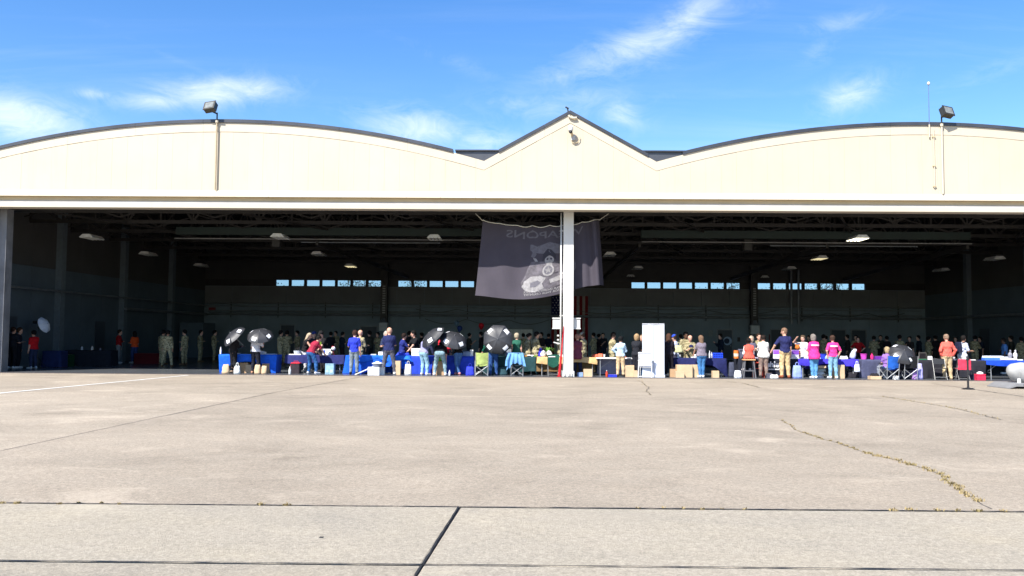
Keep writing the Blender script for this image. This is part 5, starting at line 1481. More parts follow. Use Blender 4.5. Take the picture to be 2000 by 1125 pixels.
person(1733, .12, .15, 'blonde woman seated in the blue camp chair', 1.64, ('short', (150, 110, 190)), ('trousers', (150, 156, 170)), ('bob', (206, 182, 140)), (225, 225, 230), fem=True, legs='sit', seat=.42, arms=('lap', 'lap'))
person(1768, .15, 0.0, 'person in black seated under the rightmost black umbrella', 1.66, ('long', (26, 24, 30)), ('trousers', (50, 52, 64)), ('short', (30, 24, 22)), (150, 160, 160), legs='sit', seat=.42, arms=('lap', 'umb'))
person(1850, .3, 0.0, 'man in coral sweater and khaki trousers, hands in his pockets', 1.78, ('long', (240, 110, 96)), ('trousers', (206, 184, 144)), ('buzz', (178, 148, 124)), (200, 176, 140), arms=('pocket', 'pocket'), build=1.06)
o, inf = person(1880, 1.95, -1.2, 'man in white shirt and white shorts wearing a dark backpack', 1.74, ('short', (214, 220, 240)), ('shorts', (240, 240, 242)), ('short', (28, 22, 20)), (60, 60, 66), skin='mid', arms=('fwd', 'fwd'))
bp_ = thing('backpack', 'dark backpack worn by the man in white', 'backpack', tuple(o.matrix_basis @ Vector((0, -.20, 1.27))), -1.2)
MB().cbox(-.15, .15, -.11, .05, -.22, .22, .05).build('sack', cloth(30, 34, 60), bp_); MB().cbox(-.11, .11, -.16, -.112, -.18, .04, .03).build('pocket', cloth(30, 34, 60), bp_)
for q in (-1, 1): MB().tube([(q * .10, .06, .2), (q * .12, .14, .20), (q * .13, .30, .10), (q * .14, .24, -.1), (q * .12, .06, -.16)], .018, 5).build('strap', cloth(30, 34, 60), bp_)

# navy cap held by the soldier, green bag, bouquet held behind the tall man
hx, hy = gx(1349, 1.7, 1.25), 1.62
hc_ = thing('held_cap', 'navy cap held against the chest of the pale bald soldier', 'cap', (hx, hy, 1.18))
MB().lathe([(.09, 0), (.095, .03), (.08, .08), (.04, .11), (.0, .115)], 14).build('crown', cloth(36, 40, 84), hc_, smooth=True); MB().cbox(-.07, .07, -.16, -.07, 0, .015, .006).build('brim', cloth(36, 40, 84), hc_)
bag(1325, 1.7, .34, .16, .30, cloth(206, 206, 160), 'pale green tote bag carried by the person in the blue cap', z=.95, seed=3)

# ---------------------------------------------------------------- people in the shade inside
DK = dict(res=DARK_RES, eyes=False)
def shade(px, Y, face, label, **k):
    k.setdefault('arms', ('down', 'cross'))
    return person(px, Y, face, label, group='people standing in the shade of the hangar', **DK, **k)
shade(24, 2.7, -.3, 'dark-clothed person nearest the left door post', H=1.80, top=('short', (34, 36, 44)), bottom=('trousers', (30, 30, 36)), hair=('buzz', (70, 46, 36)))
shade(36, 3.1, -1.2, 'dark-clothed person facing the red shirt by the left door post', H=1.78, top=('short', (34, 36, 50)), bottom=('trousers', (26, 28, 36)), hair=('short', (80, 56, 40)))
shade(66, 2.9, 1.2, 'man in red tee facing left by the photo umbrella', H=1.66, top=('short', (205, 20, 30)), bottom=('trousers', (44, 54, 84)), hair=('short', (30, 22, 20)), arms=('down', 'fwd'), build=1.1)
shade(232, 10.0, -1.3, 'person in maroon shirt and grey trousers deep inside', H=1.74, top=('long', (170, 20, 30)), bottom=('trousers', (140, 140, 140)))
shade(263, 10.4, 1.0, 'long-haired person in orange tee and jeans deep inside', H=1.66, top=('short', (240, 90, 36)), bottom=('trousers', (50, 70, 120)), hair=('long', (40, 28, 22)), fem=True, arms=('fwd', 'down'))
CS = dict(SO)
shade(327, 6.0, 0.15, 'brightest camouflage soldier at the edge of the shade left of the blue table', H=1.72, hair=('short', (26, 20, 18)), skin='mid', arms=('down', 'down'), legs='wide', **CS)
shade(318, 9.0, -.2, 'soldier half hidden behind the brightest soldier', H=1.74, hair=('short', (26, 20, 18)), **CS)
for (px, Y, f, d) in ((361, 8.6, 1.4, 'taller soldier facing left near the partition'), (391, 13.0, -1.5, 'slim soldier facing right by the partition'), (418, 13.6, -1.2, 'soldier left of the blue stretch table'), (547, 9.0, -1.0, 'soldier between the second umbrella and the navy table'), (560, 11, .3, 'soldier in the gap before the navy table, farther back'),
                     (581, 12.5, 2.2, 'soldier close behind the long-haired blonde'), (1672, 14, 2.6, 'soldier in the shade left of the red tee')):
    shade(px, Y, f, d, H=1.76, hair=('short', (26, 20, 18)), **CS)
dark_list = [(646, 13.5, .4, 'right of the black cap'), (656, 16.4, 2.6, 'farther right of the black cap, deep inside'), (668, 12.7, -1, 'left of the royal blue polo'), (722, 9.9, 1.0, 'right of the bald soldier'), (738, 14.3, 2.4, 'before the first duct'), (798, 11.2, -.8, 'between the navy blouse and the black tee'),
             (824, 13.5, 1.2, 'right of the dark glasses'), (893, 17.9, 2.7, 'above the second leaning umbrella'), (916, 13.8, -1.3, 'left of the round umbrella'), (940, 12.4, 1.3, 'next to the round umbrella, arms raised'), (1022, 15.0, .3, 'behind the green tunic'), (1058, 13.5, 2.2, 'behind the reaching soldier'), (1071, 16.4, -.6, 'behind the potted plant'),
             (1160, 13.5, 1, 'right of the column'), (1169, 14.1, -1.4, 'second right of the column'), (1178, 16.4, 2.9, 'third right of the column'), (1330, 12.1, .6, 'left of the dark-skinned soldier'), (1408, 12.8, 1.8, 'in front of the round wall disc'), (1580, 15.0, 2.4, 'behind the floral shirt'), (1608, 13.3, -1.0, 'between the pink shirts'),
             (1614, 16.4, .8, 'between the pink shirts, deeper'), (1656, 14.1, 1.2, 'right of the pink man'), (1707, 13.3, -.6, 'right of the red tee'), (1720, 17.9, 2.8, 'above the pink bucket'), (1733, 13.8, .3, 'behind the blonde seated woman'), (1757, 11.2, -.9, 'left behind the rightmost umbrella'), (1777, 13.5, 2.5, 'behind the rightmost umbrella'), (1795, 15.3, 1.4, 'right behind the rightmost umbrella'),
             (1813, 12.7, -1.5, 'left of the coral sweater'), (1828, 14.3, .2, 'next left of the coral sweater'), (1867, 13.3, 2.4, 'between the coral sweater and the man in white'), (1904, 12.1, -1.1, 'right of the man in white'), (1915, 14.0, 1.9, 'farther right of the man in white'), (1976, 10.9, 1.0, 'behind the paper roll at the right'), (1996, 9.8, -.2, 'at the right edge')]
tops = [(34, 36, 44), (52, 44, 42), (30, 40, 56), (60, 58, 48), (40, 30, 34)]
for i, (px, Y, f, d) in enumerate(dark_list):
    kk = dict(CS) if i % 3 == 1 else dict(top=(('short', 'long')[i % 2], tops[i % 5]), bottom=('trousers', tops[(i + 2) % 5]))
    shade(px, Y, f, ('shaded soldier standing ' if i % 3 == 1 else 'dark-clothed shaded person standing ') + d, H=(1.72, 1.78)[i % 2], hair=(('short', 'long', 'short')[i % 3] if i % 3 != 1 else 'short', (26, 20, 18)), fem=(i % 3 == 2), arms=(('down', 'down'), ('cross', 'cross'), ('down', 'phone'))[i % 3], **kk)
shade(1676, 11, 2.8, 'person in dark red tee with elbows out, deep inside on the right', H=1.66, top=('short', (190, 20, 30)), bottom=('trousers', (40, 40, 50)), arms=('hip', 'hip'))
shade(1962, 6.0, 1.2, 'person in blue shirt in the shade behind the case of water bottles', H=1.66, top=('short', (90, 140, 205)), bottom=('trousers', (40, 44, 60)), hair=('short', (24, 18, 18)), skin='dark')

# ---------------------------------------------------------------- umbrellas
def umb_at(px, py, Y, axis, R, label, mats, patches, **k):
    X, Z = gz(px, py, Y); return umbrella((X, Y, Z), axis, R, label, mats, patches, **k)
UM = [M_UMB]
umb_at(450, 650, -.12, (-.62, -.42, .72), .54, 'leftmost black umbrella with white labels, tipped to the left', UM, (0, 2, 4, 6), phase=.2)
umb_at(507, 647, -.02, (.05, -.52, .85), .54, 'second black umbrella from the left, dome towards the camera', UM, (1, 3, 5, 7), phase=.0)
umb_at(838, 650, -.05, (-.62, -.35, .72), .58, 'black umbrella over the lavender sweater, tipped to the left', UM, (0, 2, 4, 6), phase=.5)
umb_at(888, 655, .05, (.22, -.55, .78), .58, 'black umbrella right of the red jacket', UM, (0, 2, 4, 6), phase=.1)
umb_at(972, 662, .05, (-.05, -1, .12), .62, 'round black umbrella facing the camera in front of the green shirt', UM, (0, 2, 4, 6), phase=.35, deep=.22)
umb_at(1766, 684, -.25, (.02, -.75, .70), .54, 'rightmost black umbrella over the black camp chair', UM, (0, 2, 4, 6), phase=.15)
umb_at(92, 632, 4.2, (.85, -.1, .35), .38, 'translucent white photo umbrella on a stand inside at the left', [M_UMBW], (), shaft=.5)
st_ = thing('light_stand', 'black stand holding the white photo umbrella and a flash', 'light stand', (gx(74, 4.2, 1), 4.2, 0))
MB().cyl((0, 0, .1), (0, 0, 2.05), .018, .014, 6).build('pole', M_BLACK, st_)
for a in (0, 2.1, 4.2): MB().cyl((0, 0, .5), (.4 * math.cos(a), .4 * math.sin(a), 0), .012, .012, 5).build('leg', M_BLACK, st_)
MB().cbox(-.25, .05, -.08, .08, 1.98, 2.12, .02).build('flash_head', M_BLACK, st_)

# ---------------------------------------------------------------- chairs, stools
camp_chair(gx(940, .0), .0, .1, cloth(188, 206, 122), 'lime green camp chair standing left of the round umbrella')
camp_chair(gx(1010, .3), .3, -.05, cloth(44, 60, 70), 'camp chair under the pale blue jacket behind the green tunic')
jk = MB(); n = 16
X0 = gx(1008, .1)
jo = thing('draped_jacket', 'pale blue jacket draped over a camp chair back', 'jacket', (X0, .05, 0))
s = MB(); NJ = 26; MJ = 9
for j in range(MJ + 1):
    f = j / MJ
    for i in range(NJ + 1):
        u = i / NJ * 2 - 1
        w = .27 + .12 * f
        hemz = .36 + .16 * (1 - abs(u)) ** .7 - (.12 if u < -.55 else 0)
        z = .93 - (.93 - hemz) * f + .02 * math.sin(u * 14) * f
        s.v.append((u * w, -.14 - .05 * f * math.sin(u * 13 + 1) - .10 * (1 - u * u) * math.sin(PI * f) * .4 - .05 * f, z))
for j in range(MJ):
    for i in range(NJ): q = j * (NJ + 1) + i; s.f.append((q, q + NJ + 1, q + NJ + 2, q + 1))
s.build('body_cloth', cloth(118, 172, 226), jo, smooth=True)
MB().tube([(-.26, -.14, .9), (-.36, -.2, .62), (-.38, -.2, .40)], .06, 8).build('sleeve', cloth(118, 172, 226), jo)
camp_chair(gx(1736, -.05), -.05, .15, cloth(40, 105, 205), 'blue camp chair holding the blonde woman')
camp_chair(gx(1773, .0), .0, 0, cloth(34, 34, 38), 'black camp chair under the rightmost umbrella')
# green chair back by the red post
steel_chair(gx(1080, .45), .45, 0, cloth(30, 84, 70), cloth(30, 84, 70), 'steel chair with a green slipcover left of the column')
sc = MB(); 
for j in range(7):
    for i in range(9):
        u = i / 8 * 2 - 1; f = j / 6
        sc.v.append((u * .24 * (1 - .12 * f * f), -.31 + .02 * math.cos(u * 2), .86 - .52 * f * (1 - .25 * u * u * f)))
for j in range(6):
    for i in range(8): q = j * 9 + i; sc.f.append((q, q + 9, q + 10, q + 1))
ch = [o for o in bpy.data.objects if o.get('label', '').startswith('steel chair with a green')][0]
sc.build('slipcover', cloth(30, 88, 72), ch, smooth=True)
MB().box(-.2, .08, -.315, -.312, .76, .80).build('cover_label', cloth(240, 240, 240), ch)
# stool with coral vest
sx_ = gx(1463, .12)
stl = thing('bar_stool', 'wooden-topped grey bar stool under the coral vest', 'stool', (sx_, .15, 0))
MB().cbox(-.24, .24, -.17, .17, .70, .745, .015).build('seat', mat('stool_wood', (.50, .27, .12), .5, 0, .2, 8), stl)
for q in (-1, 1):
    for r in (-1, 1): MB().bar((q * .24, r * .16, 0), (q * .17, r * .11, .70), .04, .04).build('leg', mat('stool_grey', (.11, .11, .12), .6), stl)
for r in (-1, 1): MB().bar((-.22, r * .14, .28), (.22, r * .14, .28), .03, .03).build('footrest', mat('stool_grey', (.11, .11, .12)), stl)
# second stool (coral frame) behind
s2 = thing('low_stool', 'red painted stool between the coral vest and the white shirt', 'stool', (gx(1482, .5), .55, 0))
MB().cbox(-.2, .2, -.15, .15, .58, .62, .012).build('seat', cloth(200, 80, 66), s2)
for q in (-1, 1):
    for r in (-1, 1): MB().bar((q * .2, r * .14, 0), (q * .16, r * .11, .58), .03, .03).build('leg', cloth(200, 80, 66), s2)
MB().bar((-.18, -.13, .36), (.18, -.13, .36), .03, .03).build('footrest', cloth(200, 80, 66), s2)
# strap lawn chair
lw = thing('lawn_chair', 'white strap patio chair before the tall white banner', 'chair', (gx(1261, .0), -.05, 0), -.25)
wp = mat('white_strap', (.72, .72, .76), .5); wf = mat('chair_frame_white', (.66, .67, .68), .4)
for i in range(7):
    z = .46 + .065 * i * 1.15; MB().cbox(-.23, .23, -.20 - .018 * i, -.185 - .018 * i, z, z + .055, .005).build('back_strap', wp, lw)
for i in range(5): MB().cbox(-.23, .23, -.17 + .085 * i, -.10 + .085 * i, .40, .412, .004).build('seat_strap', wp, lw)
for q in (-1, 1):
    MB().tube([(q * .25, -.16, .40), (q * .25, -.33, .98)], .016, 6).build('back_tube', wf, lw); MB().tube([(q * .25, -.20, .40), (q * .25, .26, .42), (q * .26, .30, 0)], .016, 6).build('seat_tube', wf, lw)
    MB().tube([(q * .26, -.36, 0), (q * .26, -.18, .62), (q * .27, .22, .64)], .016, 6).build('arm_tube', wf, lw); MB().cbox(q * .27 - .03, q * .27 + .03, -.15, .24, .645, .67, .01).build('armrest', wf, lw)
MB().tube([(-.25, -.33, .98), (.25, -.33, .98)], .016, 6).build('top_tube', wf, lw); MB().tube([(-.26, -.355, .03), (.26, -.355, .03)], .014, 6).build('foot_tube', wf, lw)
steel_chair(gx(1836, .0), .0, PI * .92, M_BLACK, M_BLACK, 'black folding chair left of the khaki trousers')
steel_chair(gx(1857, .7), .62, 2.4, M_BLACK, M_BLACK, 'black folding chair between the coral sweater and the table')
steel_chair(gx(1880, .05), .05, -.2, cloth(225, 58, 84), cloth(225, 58, 84), 'folding chair with red covers in front of the man in white')
rc_ = [o for o in bpy.data.objects if o.get('label', '').startswith('folding chair with red')][0]
MB().cbox(-.235, .235, -.33, -.28, .40, .80, .02).build('back_cover', cloth(226, 62, 88), rc_)

# ---------------------------------------------------------------- tall roll-up banner, column side things
bx0, bx1 = gx(1255, -.15), gx(1298, -.15)
rb = thing('rollup_banner', 'tall plain white back of a roll-up banner by the patio chair', 'banner stand', ((bx0 + bx1) / 2, -.1, 0))
wB = (bx1 - bx0) / 2
s = MB()
for j in range(9):
    for i in range(7):
        u = i / 6 * 2 - 1; z = .09 + 2.02 * j / 8
        s.v.append((u * wB, .012 * math.sin(u * 5) , z))
for j in range(8):
    for i in range(6): q = j * 7 + i; s.f.append((q, q + 1, q + 8, q + 7))
s.build('sheet', mat('banner_back', (.50, .53, .60), .55, 0, .03, 1), rb, smooth=True)
MB().cbox(-wB - .02, wB + .02, -.1, .1, 0, .085, .02).build('base', mat('banner_base', (.48, .49, .52), .5), rb)
MB().cyl((0.01, -.017, .08), (0.01, -.017, 2.1), .006, .006, 6).build('support_pole', mat('banner_pole', (.38, .40, .45), .4), rb)
MB().cbox(-wB - .005, wB + .005, -.02, .02, 2.10, 2.135, .006).build('top_rail', mat('banner_base', (.66, .67, .7)), rb)
rp = thing('red_post', 'slanting red post leaning on the centre column', 'post', (gx(1092, -.3), -.33, 0))
ptop = gx(1101, -.2, 1.95) - gx(1092, -.3)
s = MB(); s.cyl((0, 0, 0), (ptop * .45, .05, .8), .055, .04, 8); s.build('lower_post', cloth(210, 38, 46), rp)
MB().cyl((ptop * .45, .05, .8), (ptop, .1, 2.0), .034, .012, 8).build('upper_post', cloth(210, 38, 46), rp)
MB().cbox(-.09, .09, -.08, .08, 0, .03, .008).build('foot', cloth(170, 34, 40), rp)

# ---------------------------------------------------------------- things on and under the tables
ZT = .752
C_ = cloth
# table 1
bag(441, .05, .30, .24, .36, M_CARD2, 'tan paper sack at the left foot of the blue stretch cover', seed=2, handles=False)
bag(463, .1, .26, .2, .30, C_(236, 240, 238), 'white and green shopping bag under the blue stretch cover', seed=3)
carton(478, .8, .36, .3, .42, 'cardboard box deepest under the blue stretch cover')
carton(488, .75, .28, .26, .34, 'second cardboard box under the blue stretch cover', M_CARD2)
bag(503, .05, .26, .2, .36, M_CARD2, 'tan paper bag between the black trousers', seed=5, handles=False)
bag(516, .1, .24, .2, .32, M_CARD2, 'tan paper bag right of the black trousers', seed=6, handles=False)
carton(521, .7, .3, .3, .40, 'cardboard box at the right end under the blue stretch cover')
bottle(431, .9, .30, .04, C_(238, 238, 236), C_(230, 230, 230), 'white pump bottle on the left end of the blue stretch table', z=ZT)
for i, (px, w) in enumerate(((524, .42), (533, .3))): 
    X_ = gx(px, .8, ZT); p_ = thing('paper_stack', ('wide' if i == 0 else 'narrow') + ' stack of leaflets on the blue stretch table', 'papers', (X_, .8 + .08 * i, ZT + .006), .2 * i)
    for j in range(4): MB().box(-w / 2 + .01 * j, w / 2 - .008 * j, -.12, .12, .008 * j, .008 * j + .007).build('leaflet', C_(200 - 30 * (j % 2), 206, 236), p_)
# table 2
tub = thing('ice_tub', 'clear tub holding dark bottles on the navy table', 'tub', (gx(581, 1.0, ZT), 1.0, ZT))
MB().lathe([(.13, 0), (.16, .17), (.15, .17), (.12, .01)], 14).build('wall', C_(190, 200, 214), tub)
for i in range(3): MB().cyl((-.07 + .07 * i, .02 * i, .05), (-.07 + .07 * i, .02 * i, .30), .028, .014, 8).build('bottle', M_BLACK, tub)
carton(577, .85, .5, .2, .035, 'flat white tray at the front edge of the navy table', M_BOXW, z=ZT, cat='tray')
bottle(566, .0, .30, .05, C_(244, 244, 242), C_(244, 244, 242), 'tall white canister on the floor by the red cooler bag')
lgs = thing('red_cooler_bag', 'red and black cooler bag standing under the navy table', 'cooler', (gx(578, .55), .55, 0))
MB().cbox(-.18, .18, -.14, .14, 0, .40, .03).build('body', C_(60, 52, 58), lgs); MB().cbox(-.19, .19, -.15, .15, .405, .45, .02).build('lid', C_(206, 50, 64), lgs)
MB().cbox(-.205, -.182, -.12, .12, .04, .36, .01).build('side_panel', C_(206, 50, 64), lgs); MB().tube([(-.1, 0, .45), (-.08, 0, .5), (.08, 0, .5), (.1, 0, .45)], .012, 6).build('handle', C_(206, 50, 64), lgs)
cr = thing('folding_crate', 'pale blue collapsible crate under the navy table', 'crate', (gx(645, .55), .55, 0))
for q in (-1, 1):
    MB().box(q * .17 - .008, q * .17 + .008, -.15, .15, 0, .42).build('side', C_(160, 200, 222), cr); MB().box(-.16, .16, q * .15 - .008, q * .15 + .008, 0, .36).build('panel', C_(160, 200, 222), cr)
    for k in (-1, 1): MB().box(k * .085 - .06, k * .085 + .06, q * .168 - .006, q * .168 + .006, .05 + .0, .17).build('rib_panel', C_(190, 220, 236), cr)
MB().box(-.17, .17, -.162, -.152, .375, .42).build('rim', C_(160, 200, 222), cr)
X_ = gx(638, .95, ZT); dc = thing('display_card', 'white display card with blue mark on the navy table', 'sign', (X_, .95, ZT))
MB().box(-.17, .17, -.006, .006, 0, .25, Matrix.Rotation(-.12, 4, 'X')).build('card', C_(246, 246, 250), dc); MB().box(-.14, -.06, -.012, -.008, .05, .2, Matrix.Rotation(-.12, 4, 'X')).build('mark', C_(60, 90, 190), dc)
hm = thing('ball_on_stand', 'red and white ball on a small dark stand on the navy table', 'ball', (gx(651, 1.0, ZT), 1.0, ZT))
MB().lathe([(.09, 0), (.09, .02), (.03, .03), (.025, .16), (.06, .19)], 12).build('stand', C_(110, 40, 54), hm); MB().lathe([(.01, -.09), (.06, -.07), (.09, 0), (.06, .07), (.01, .09)], 14, (0, 0, .27)).build('ball', C_(236, 238, 244), hm, smooth=True)
MB().lathe([(.062, .072), (.05, .085), (.02, .098), (.0, .1)], 14, (-.02, 0, .27)).build('cap_patch', C_(206, 50, 64), hm, smooth=True)
# between 2 and 4
fb = thing('leaning_board', 'white board tipped against the white boxes on the floor', 'board', (gx(712, -.2), -.2, 0))
MB().box(-.42, .42, -.02, .02, -.02, .02, Matrix.Translation((0, 0, .18)) @ Matrix.Rotation(-.42, 4, 'Y')).build('panel', C_(244, 244, 240), fb)
carton(731, -.35, .46, .36, .33, 'large white box at the floor edge, lowest of its stack', C_(246, 246, 246))
carton(742, -.05, .36, .3, .30, 'second white box behind the large white one', M_BOXW)
gb = thing('grey_basin', 'round grey basin with a white lid on the white box', 'basin', (gx(737, -.3), -.33, .335))
MB().lathe([(.17, 0), (.20, .12), (.19, .12), (.15, .01)], 18).build('wall', C_(120, 128, 150), gb); MB().lathe([(.22, .122), (.22, .14), (.10, .18), (.04, .22), (.0, .22)], 18).build('lid', C_(240, 240, 244), gb)
carton(777, .3, .24, .26, .56, 'tall tan box right of the bald man in navy', M_CARD2)
bag(797, .15, .28, .2, .42, C_(236, 236, 240), 'white carrier bag against the royal blue cloth', seed=8)
bag(787, 1.0, .55, .4, .13, C_(58, 80, 220), 'heap of blue cloth on the bright blue table', z=ZT, handles=False, seed=9)
carton(813, .95, .36, .28, .25, 'white box with a lid on the royal blue table', M_BOXW, z=ZT, lid=True)
carton(858, .4, .50, .4, .56, 'open brown carton between the pale jeans', M_CARD)
bag(860, .42, .3, .22, .18, C_(150, 225, 50), 'lime green bag lying on the open brown carton', z=.565, handles=False, seed=10)
bottle(878, -.1, .22, .04, C_(225, 230, 236), C_(250, 250, 250), 'clear water bottle on the floor by the white shoe')
ct = thing('clear_tub', 'clear storage tub on the royal blue table', 'tub', (gx(911, 1.0, ZT), 1.0, ZT))
MB().cbox(-.18, .18, -.14, .14, 0, .19, .02).build('body', C_(150, 170, 205), ct); MB().cbox(-.2, .2, -.16, .16, .192, .215, .01).build('lid', C_(90, 110, 150), ct)
carton(921, .9, .14, .05, .27, 'white upright sign card at the right of the clear tub', M_BOXW, z=ZT, cat='sign')
bag(918, .3, .36, .24, .34, C_(52, 66, 215), 'glossy blue plastic bag on the floor left of the lime chair', seed=11)
bottle(938, .25, .12, .03, C_(240, 232, 200), C_(240, 240, 240), 'small cup on the arm of the lime chair', z=.70)
dr = thing('document_rack', 'grey wire rack of leaflets on the dark green table', 'rack', (gx(995, 1.15, ZT), 1.15, ZT))
for i in range(4): MB().box(-.14, .14, -.02 + .03 * i, -.01 + .03 * i, .02 + .06 * i, .12 + .06 * i).build('tray', C_(130 + 10 * i, 140 + 10 * i, 175), dr)
for q in (-1, 1): MB().bar((q * .15, -.03, 0), (q * .15, .1, .32), .012, .012).build('side_wire', M_CHROME, dr)
bag(975, .75, .7, .3, .33, C_(50, 82, 92), 'slumped dark teal bag behind the draped camp chair', seed=12, handles=False)
# potted plant
pp_ = thing('potted_plant', 'bushy green potted plant on the tan table', 'plant', (gx(1070, 1.3, ZT), 1.3, ZT))
MB().lathe([(.07, 0), (.10, .14), (.09, .14), (.06, .02)], 14).build('pot', C_(70, 66, 60), pp_)
Rr = random.Random(5)
M_FERN = mat('fern_leaf', (.10, .24, .035), .55, 0, .3, 8)
for i in range(34):
    a = Rr.uniform(0, 2 * PI); L = Rr.uniform(.22, .42); up_ = Rr.uniform(.25, 1.2); q = MB(); pts = []
    for j in range(5):
        f = j / 4; r_ = L * f * math.cos(up_) * (1 + .2 * f); z_ = .12 + L * f * math.sin(up_) * (1 - .35 * f * f) * 1.25
        pts.append(Vector((r_ * math.cos(a), r_ * math.sin(a), z_)))
    n_ = Vector((-math.sin(a), math.cos(a), 0))
    for j, p in enumerate(pts): w_ = .035 * math.sin(PI * (j + .4) / 4.8); q.v += [tuple(p - n_ * w_), tuple(p + n_ * w_)]
    q.f = [(2 * j, 2 * j + 1, 2 * j + 3, 2 * j + 2) for j in range(4)]
    q.build('leaf', M_FERN, pp_)
for (px, tl, lab) in ((1059, .35, 'white plush shape left of the plant on the tan table'), (1075, -.35, 'white plush shape right of the plant on the tan table')):
    w_ = thing('plush_toy', lab, 'toy', (gx(px, 1.0, ZT), 1.0, ZT), 0)
    MB().lathe([(.02, 0), (.10, .03), (.115, .10), (.10, .19), (.06, .25), (.0, .27)], 14, (0, 0, 0), Matrix.Rotation(tl, 4, 'Y')).build('body', C_(246, 244, 242), w_, smooth=True)
    MB().lathe([(.0, -.05), (.04, -.03), (.05, 0), (.04, .03), (.0, .05)], 10, (0, -.07, .19), Matrix.Rotation(tl, 4, 'Y')).build('snout', C_(236, 232, 230), w_, smooth=True)
bag(1056, 1.35, .2, .16, .22, C_(60, 60, 210), 'blue gift bag beside the plant on the tan table', z=ZT, seed=13)
for (px, w, h, c, lab) in ((1036, .28, .07, (244, 244, 244), 'white packet on the right end of the green table'), (1031, .3, .05, (205, 140, 60), 'orange brown tray on the green table'), (1045, .2, .05, (120, 160, 60), 'green leafy packet between the green and tan tables')):
    carton(px, 1.2, w, .2, h, lab, C_(*c), z=ZT, cat='packet')
for i, (px, w, h) in enumerate(((1087, .3, .05), (1095, .22, .10))): carton(px, 1.0, w, .2, h, ('flat' if i == 0 else 'taller') + ' white packet on the tan table left of the column', M_BOXW, z=ZT, cat='packet')
# right of the column
bl_ = thing('orange_bowl', 'upturned orange bowl on the tan table right of the column', 'bowl', (gx(1163, 1.1, ZT), 1.1, ZT))
MB().lathe([(.16, 0), (.165, .02), (.13, .10), (.06, .125), (.0, .13)], 18).build('bowl', C_(236, 112, 82), bl_, smooth=True); MB().lathe([(.17, 0), (.18, .008), (.17, .016)], 18).build('rim', C_(236, 112, 82), bl_)
carton(1173, 1.0, .12, .1, .05, 'small blue box beside the orange bowl', C_(60, 70, 190), z=ZT)
carton(1148, .1, .34, .28, .30, 'cardboard box with a white band on the floor right of the column', M_CARD2)
carton(1133, .25, .22, .2, .16, 'pale blue box on the floor close to the column', C_(140, 170, 220))
bottle(1185, -.05, .26, .045, C_(214, 76, 50), C_(240, 240, 240), 'red bottle with white cap on the floor by the white table leg')
carton(1196, -.1, .34, .26, .10, 'low blue tray on the floor by the khaki trousers', C_(46, 60, 205), cat='tray')
carton(1229, .3, .36, .32, .46, 'cardboard box right of the khaki trousers', M_CARD2)
carton(1241, .1, .16, .2, .26, 'small cardboard box by the patio chair', M_CARD2)
bn_ = thing('blue_tote', 'slate blue tote box under the patio chair', 'tote', (gx(1268, .25), .25, 0)); MB().cbox(-.30, .30, -.2, .2, 0, .30, .03).build('body', C_(80, 120, 165), bn_); MB().cbox(-.31, .31, -.21, .21, .302, .34, .02).build('lid', C_(60, 92, 130), bn_)
# table 8
for (px, Y, w, d, h, lab) in ((1336, .25, .62, .36, .50, 'largest cardboard box under the dark navy table'), (1327, -.1, .34, .3, .25, 'smaller cardboard box in front of the largest one'), (1315, .3, .3, .3, .32, 'cardboard box beside the black trousers'), (1363, .4, .46, .36, .50, 'cardboard box behind the grey tee woman'), (1397, .2, .26, .26, .27, 'small cardboard box under the drooping navy cloth')): carton(px, Y, w, d, h, lab, M_CARD2 if w != .3 else M_CARD)
X_ = gx(1402, 1.05, ZT); cs_ = thing('can_case', 'bright blue case of cans on the dark navy table', 'case', (X_, 1.05, ZT))
for r in range(3):
    for c in range(6): MB().cyl((-.17 + .068 * c, -.05, .035 + .075 * r), (-.17 + .068 * c, .07, .035 + .075 * r), .033, .033, 10).build('can', C_(36, 80, 240), cs_)
for i, px in enumerate((1386, 1390)): bottle(px, 1.0 + .1 * i, .30 - .06 * i, .035, C_(216, 220, 232), C_(250, 250, 250), ('taller' if i == 0 else 'shorter') + ' clear bottle left of the blue can case', z=ZT)
bottle(1324, .95, .22, .06, C_(225, 228, 236), C_(190, 190, 200), 'squat clear jar on the left end of the dark navy table', z=ZT)
# table 9
bn2 = bin_(1438, .85, .10, .10, .32, C_(240, 130, 60), 'orange drum on the left end of the black table', z=ZT, name='drum', cat='drum')
MB().lathe([(.103, .08), (.104, .2)], 16).build('label_band', C_(248, 220, 200), bn2)
twr = thing('grey_tower', 'grey upright case beside the orange drum', 'case', (gx(1447, 1.0, ZT), 1.0, ZT)); MB().cbox(-.10, .10, -.14, .14, 0, .38, .02).build('body', C_(96, 100, 120), twr); MB().box(-.08, .08, -.146, -.141, .28, .34).build('panel', C_(60, 62, 74), twr)
tf = thing('trifold_display', 'purple and white trifold display behind the tall man', 'display board', (gx(1536, 1.0, ZT), 1.05, ZT))
for q, a in ((-1, .35), (0, 0), (1, -.35)):
    M2 = Matrix.Translation((q * .36, -.06 * abs(q), 0)) @ Matrix.Rotation(-a, 4, 'Z')
    p_ = MB().box(-.18, .18, -.006, .006, 0, .36, M2).build('panel', C_(238, 232, 250), tf); MB().box(-.17, .17, -.012, -.007, .18, .35, M2).build('print', C_(150, 90, 205), p_)
carton(1545, .85, .55, .16, .10, 'low white box before the trifold display', M_BOXW, z=ZT)
bq = thing('tiger_plush', 'orange and black striped plush behind the tall man', 'toy', (gx(1558, 1.3, ZT), 1.3, ZT))
MB().lathe([(.06, 0), (.12, .08), (.12, .25), (.08, .34), (.02, .38)], 14).build('body', C_(214, 120, 50), bq, smooth=True); MB().lathe([(.0, -.11), (.08, -.08), (.11, 0), (.08, .08), (.0, .11)], 14, (0, 0, .46)).build('head', C_(214, 120, 50), bq, smooth=True)
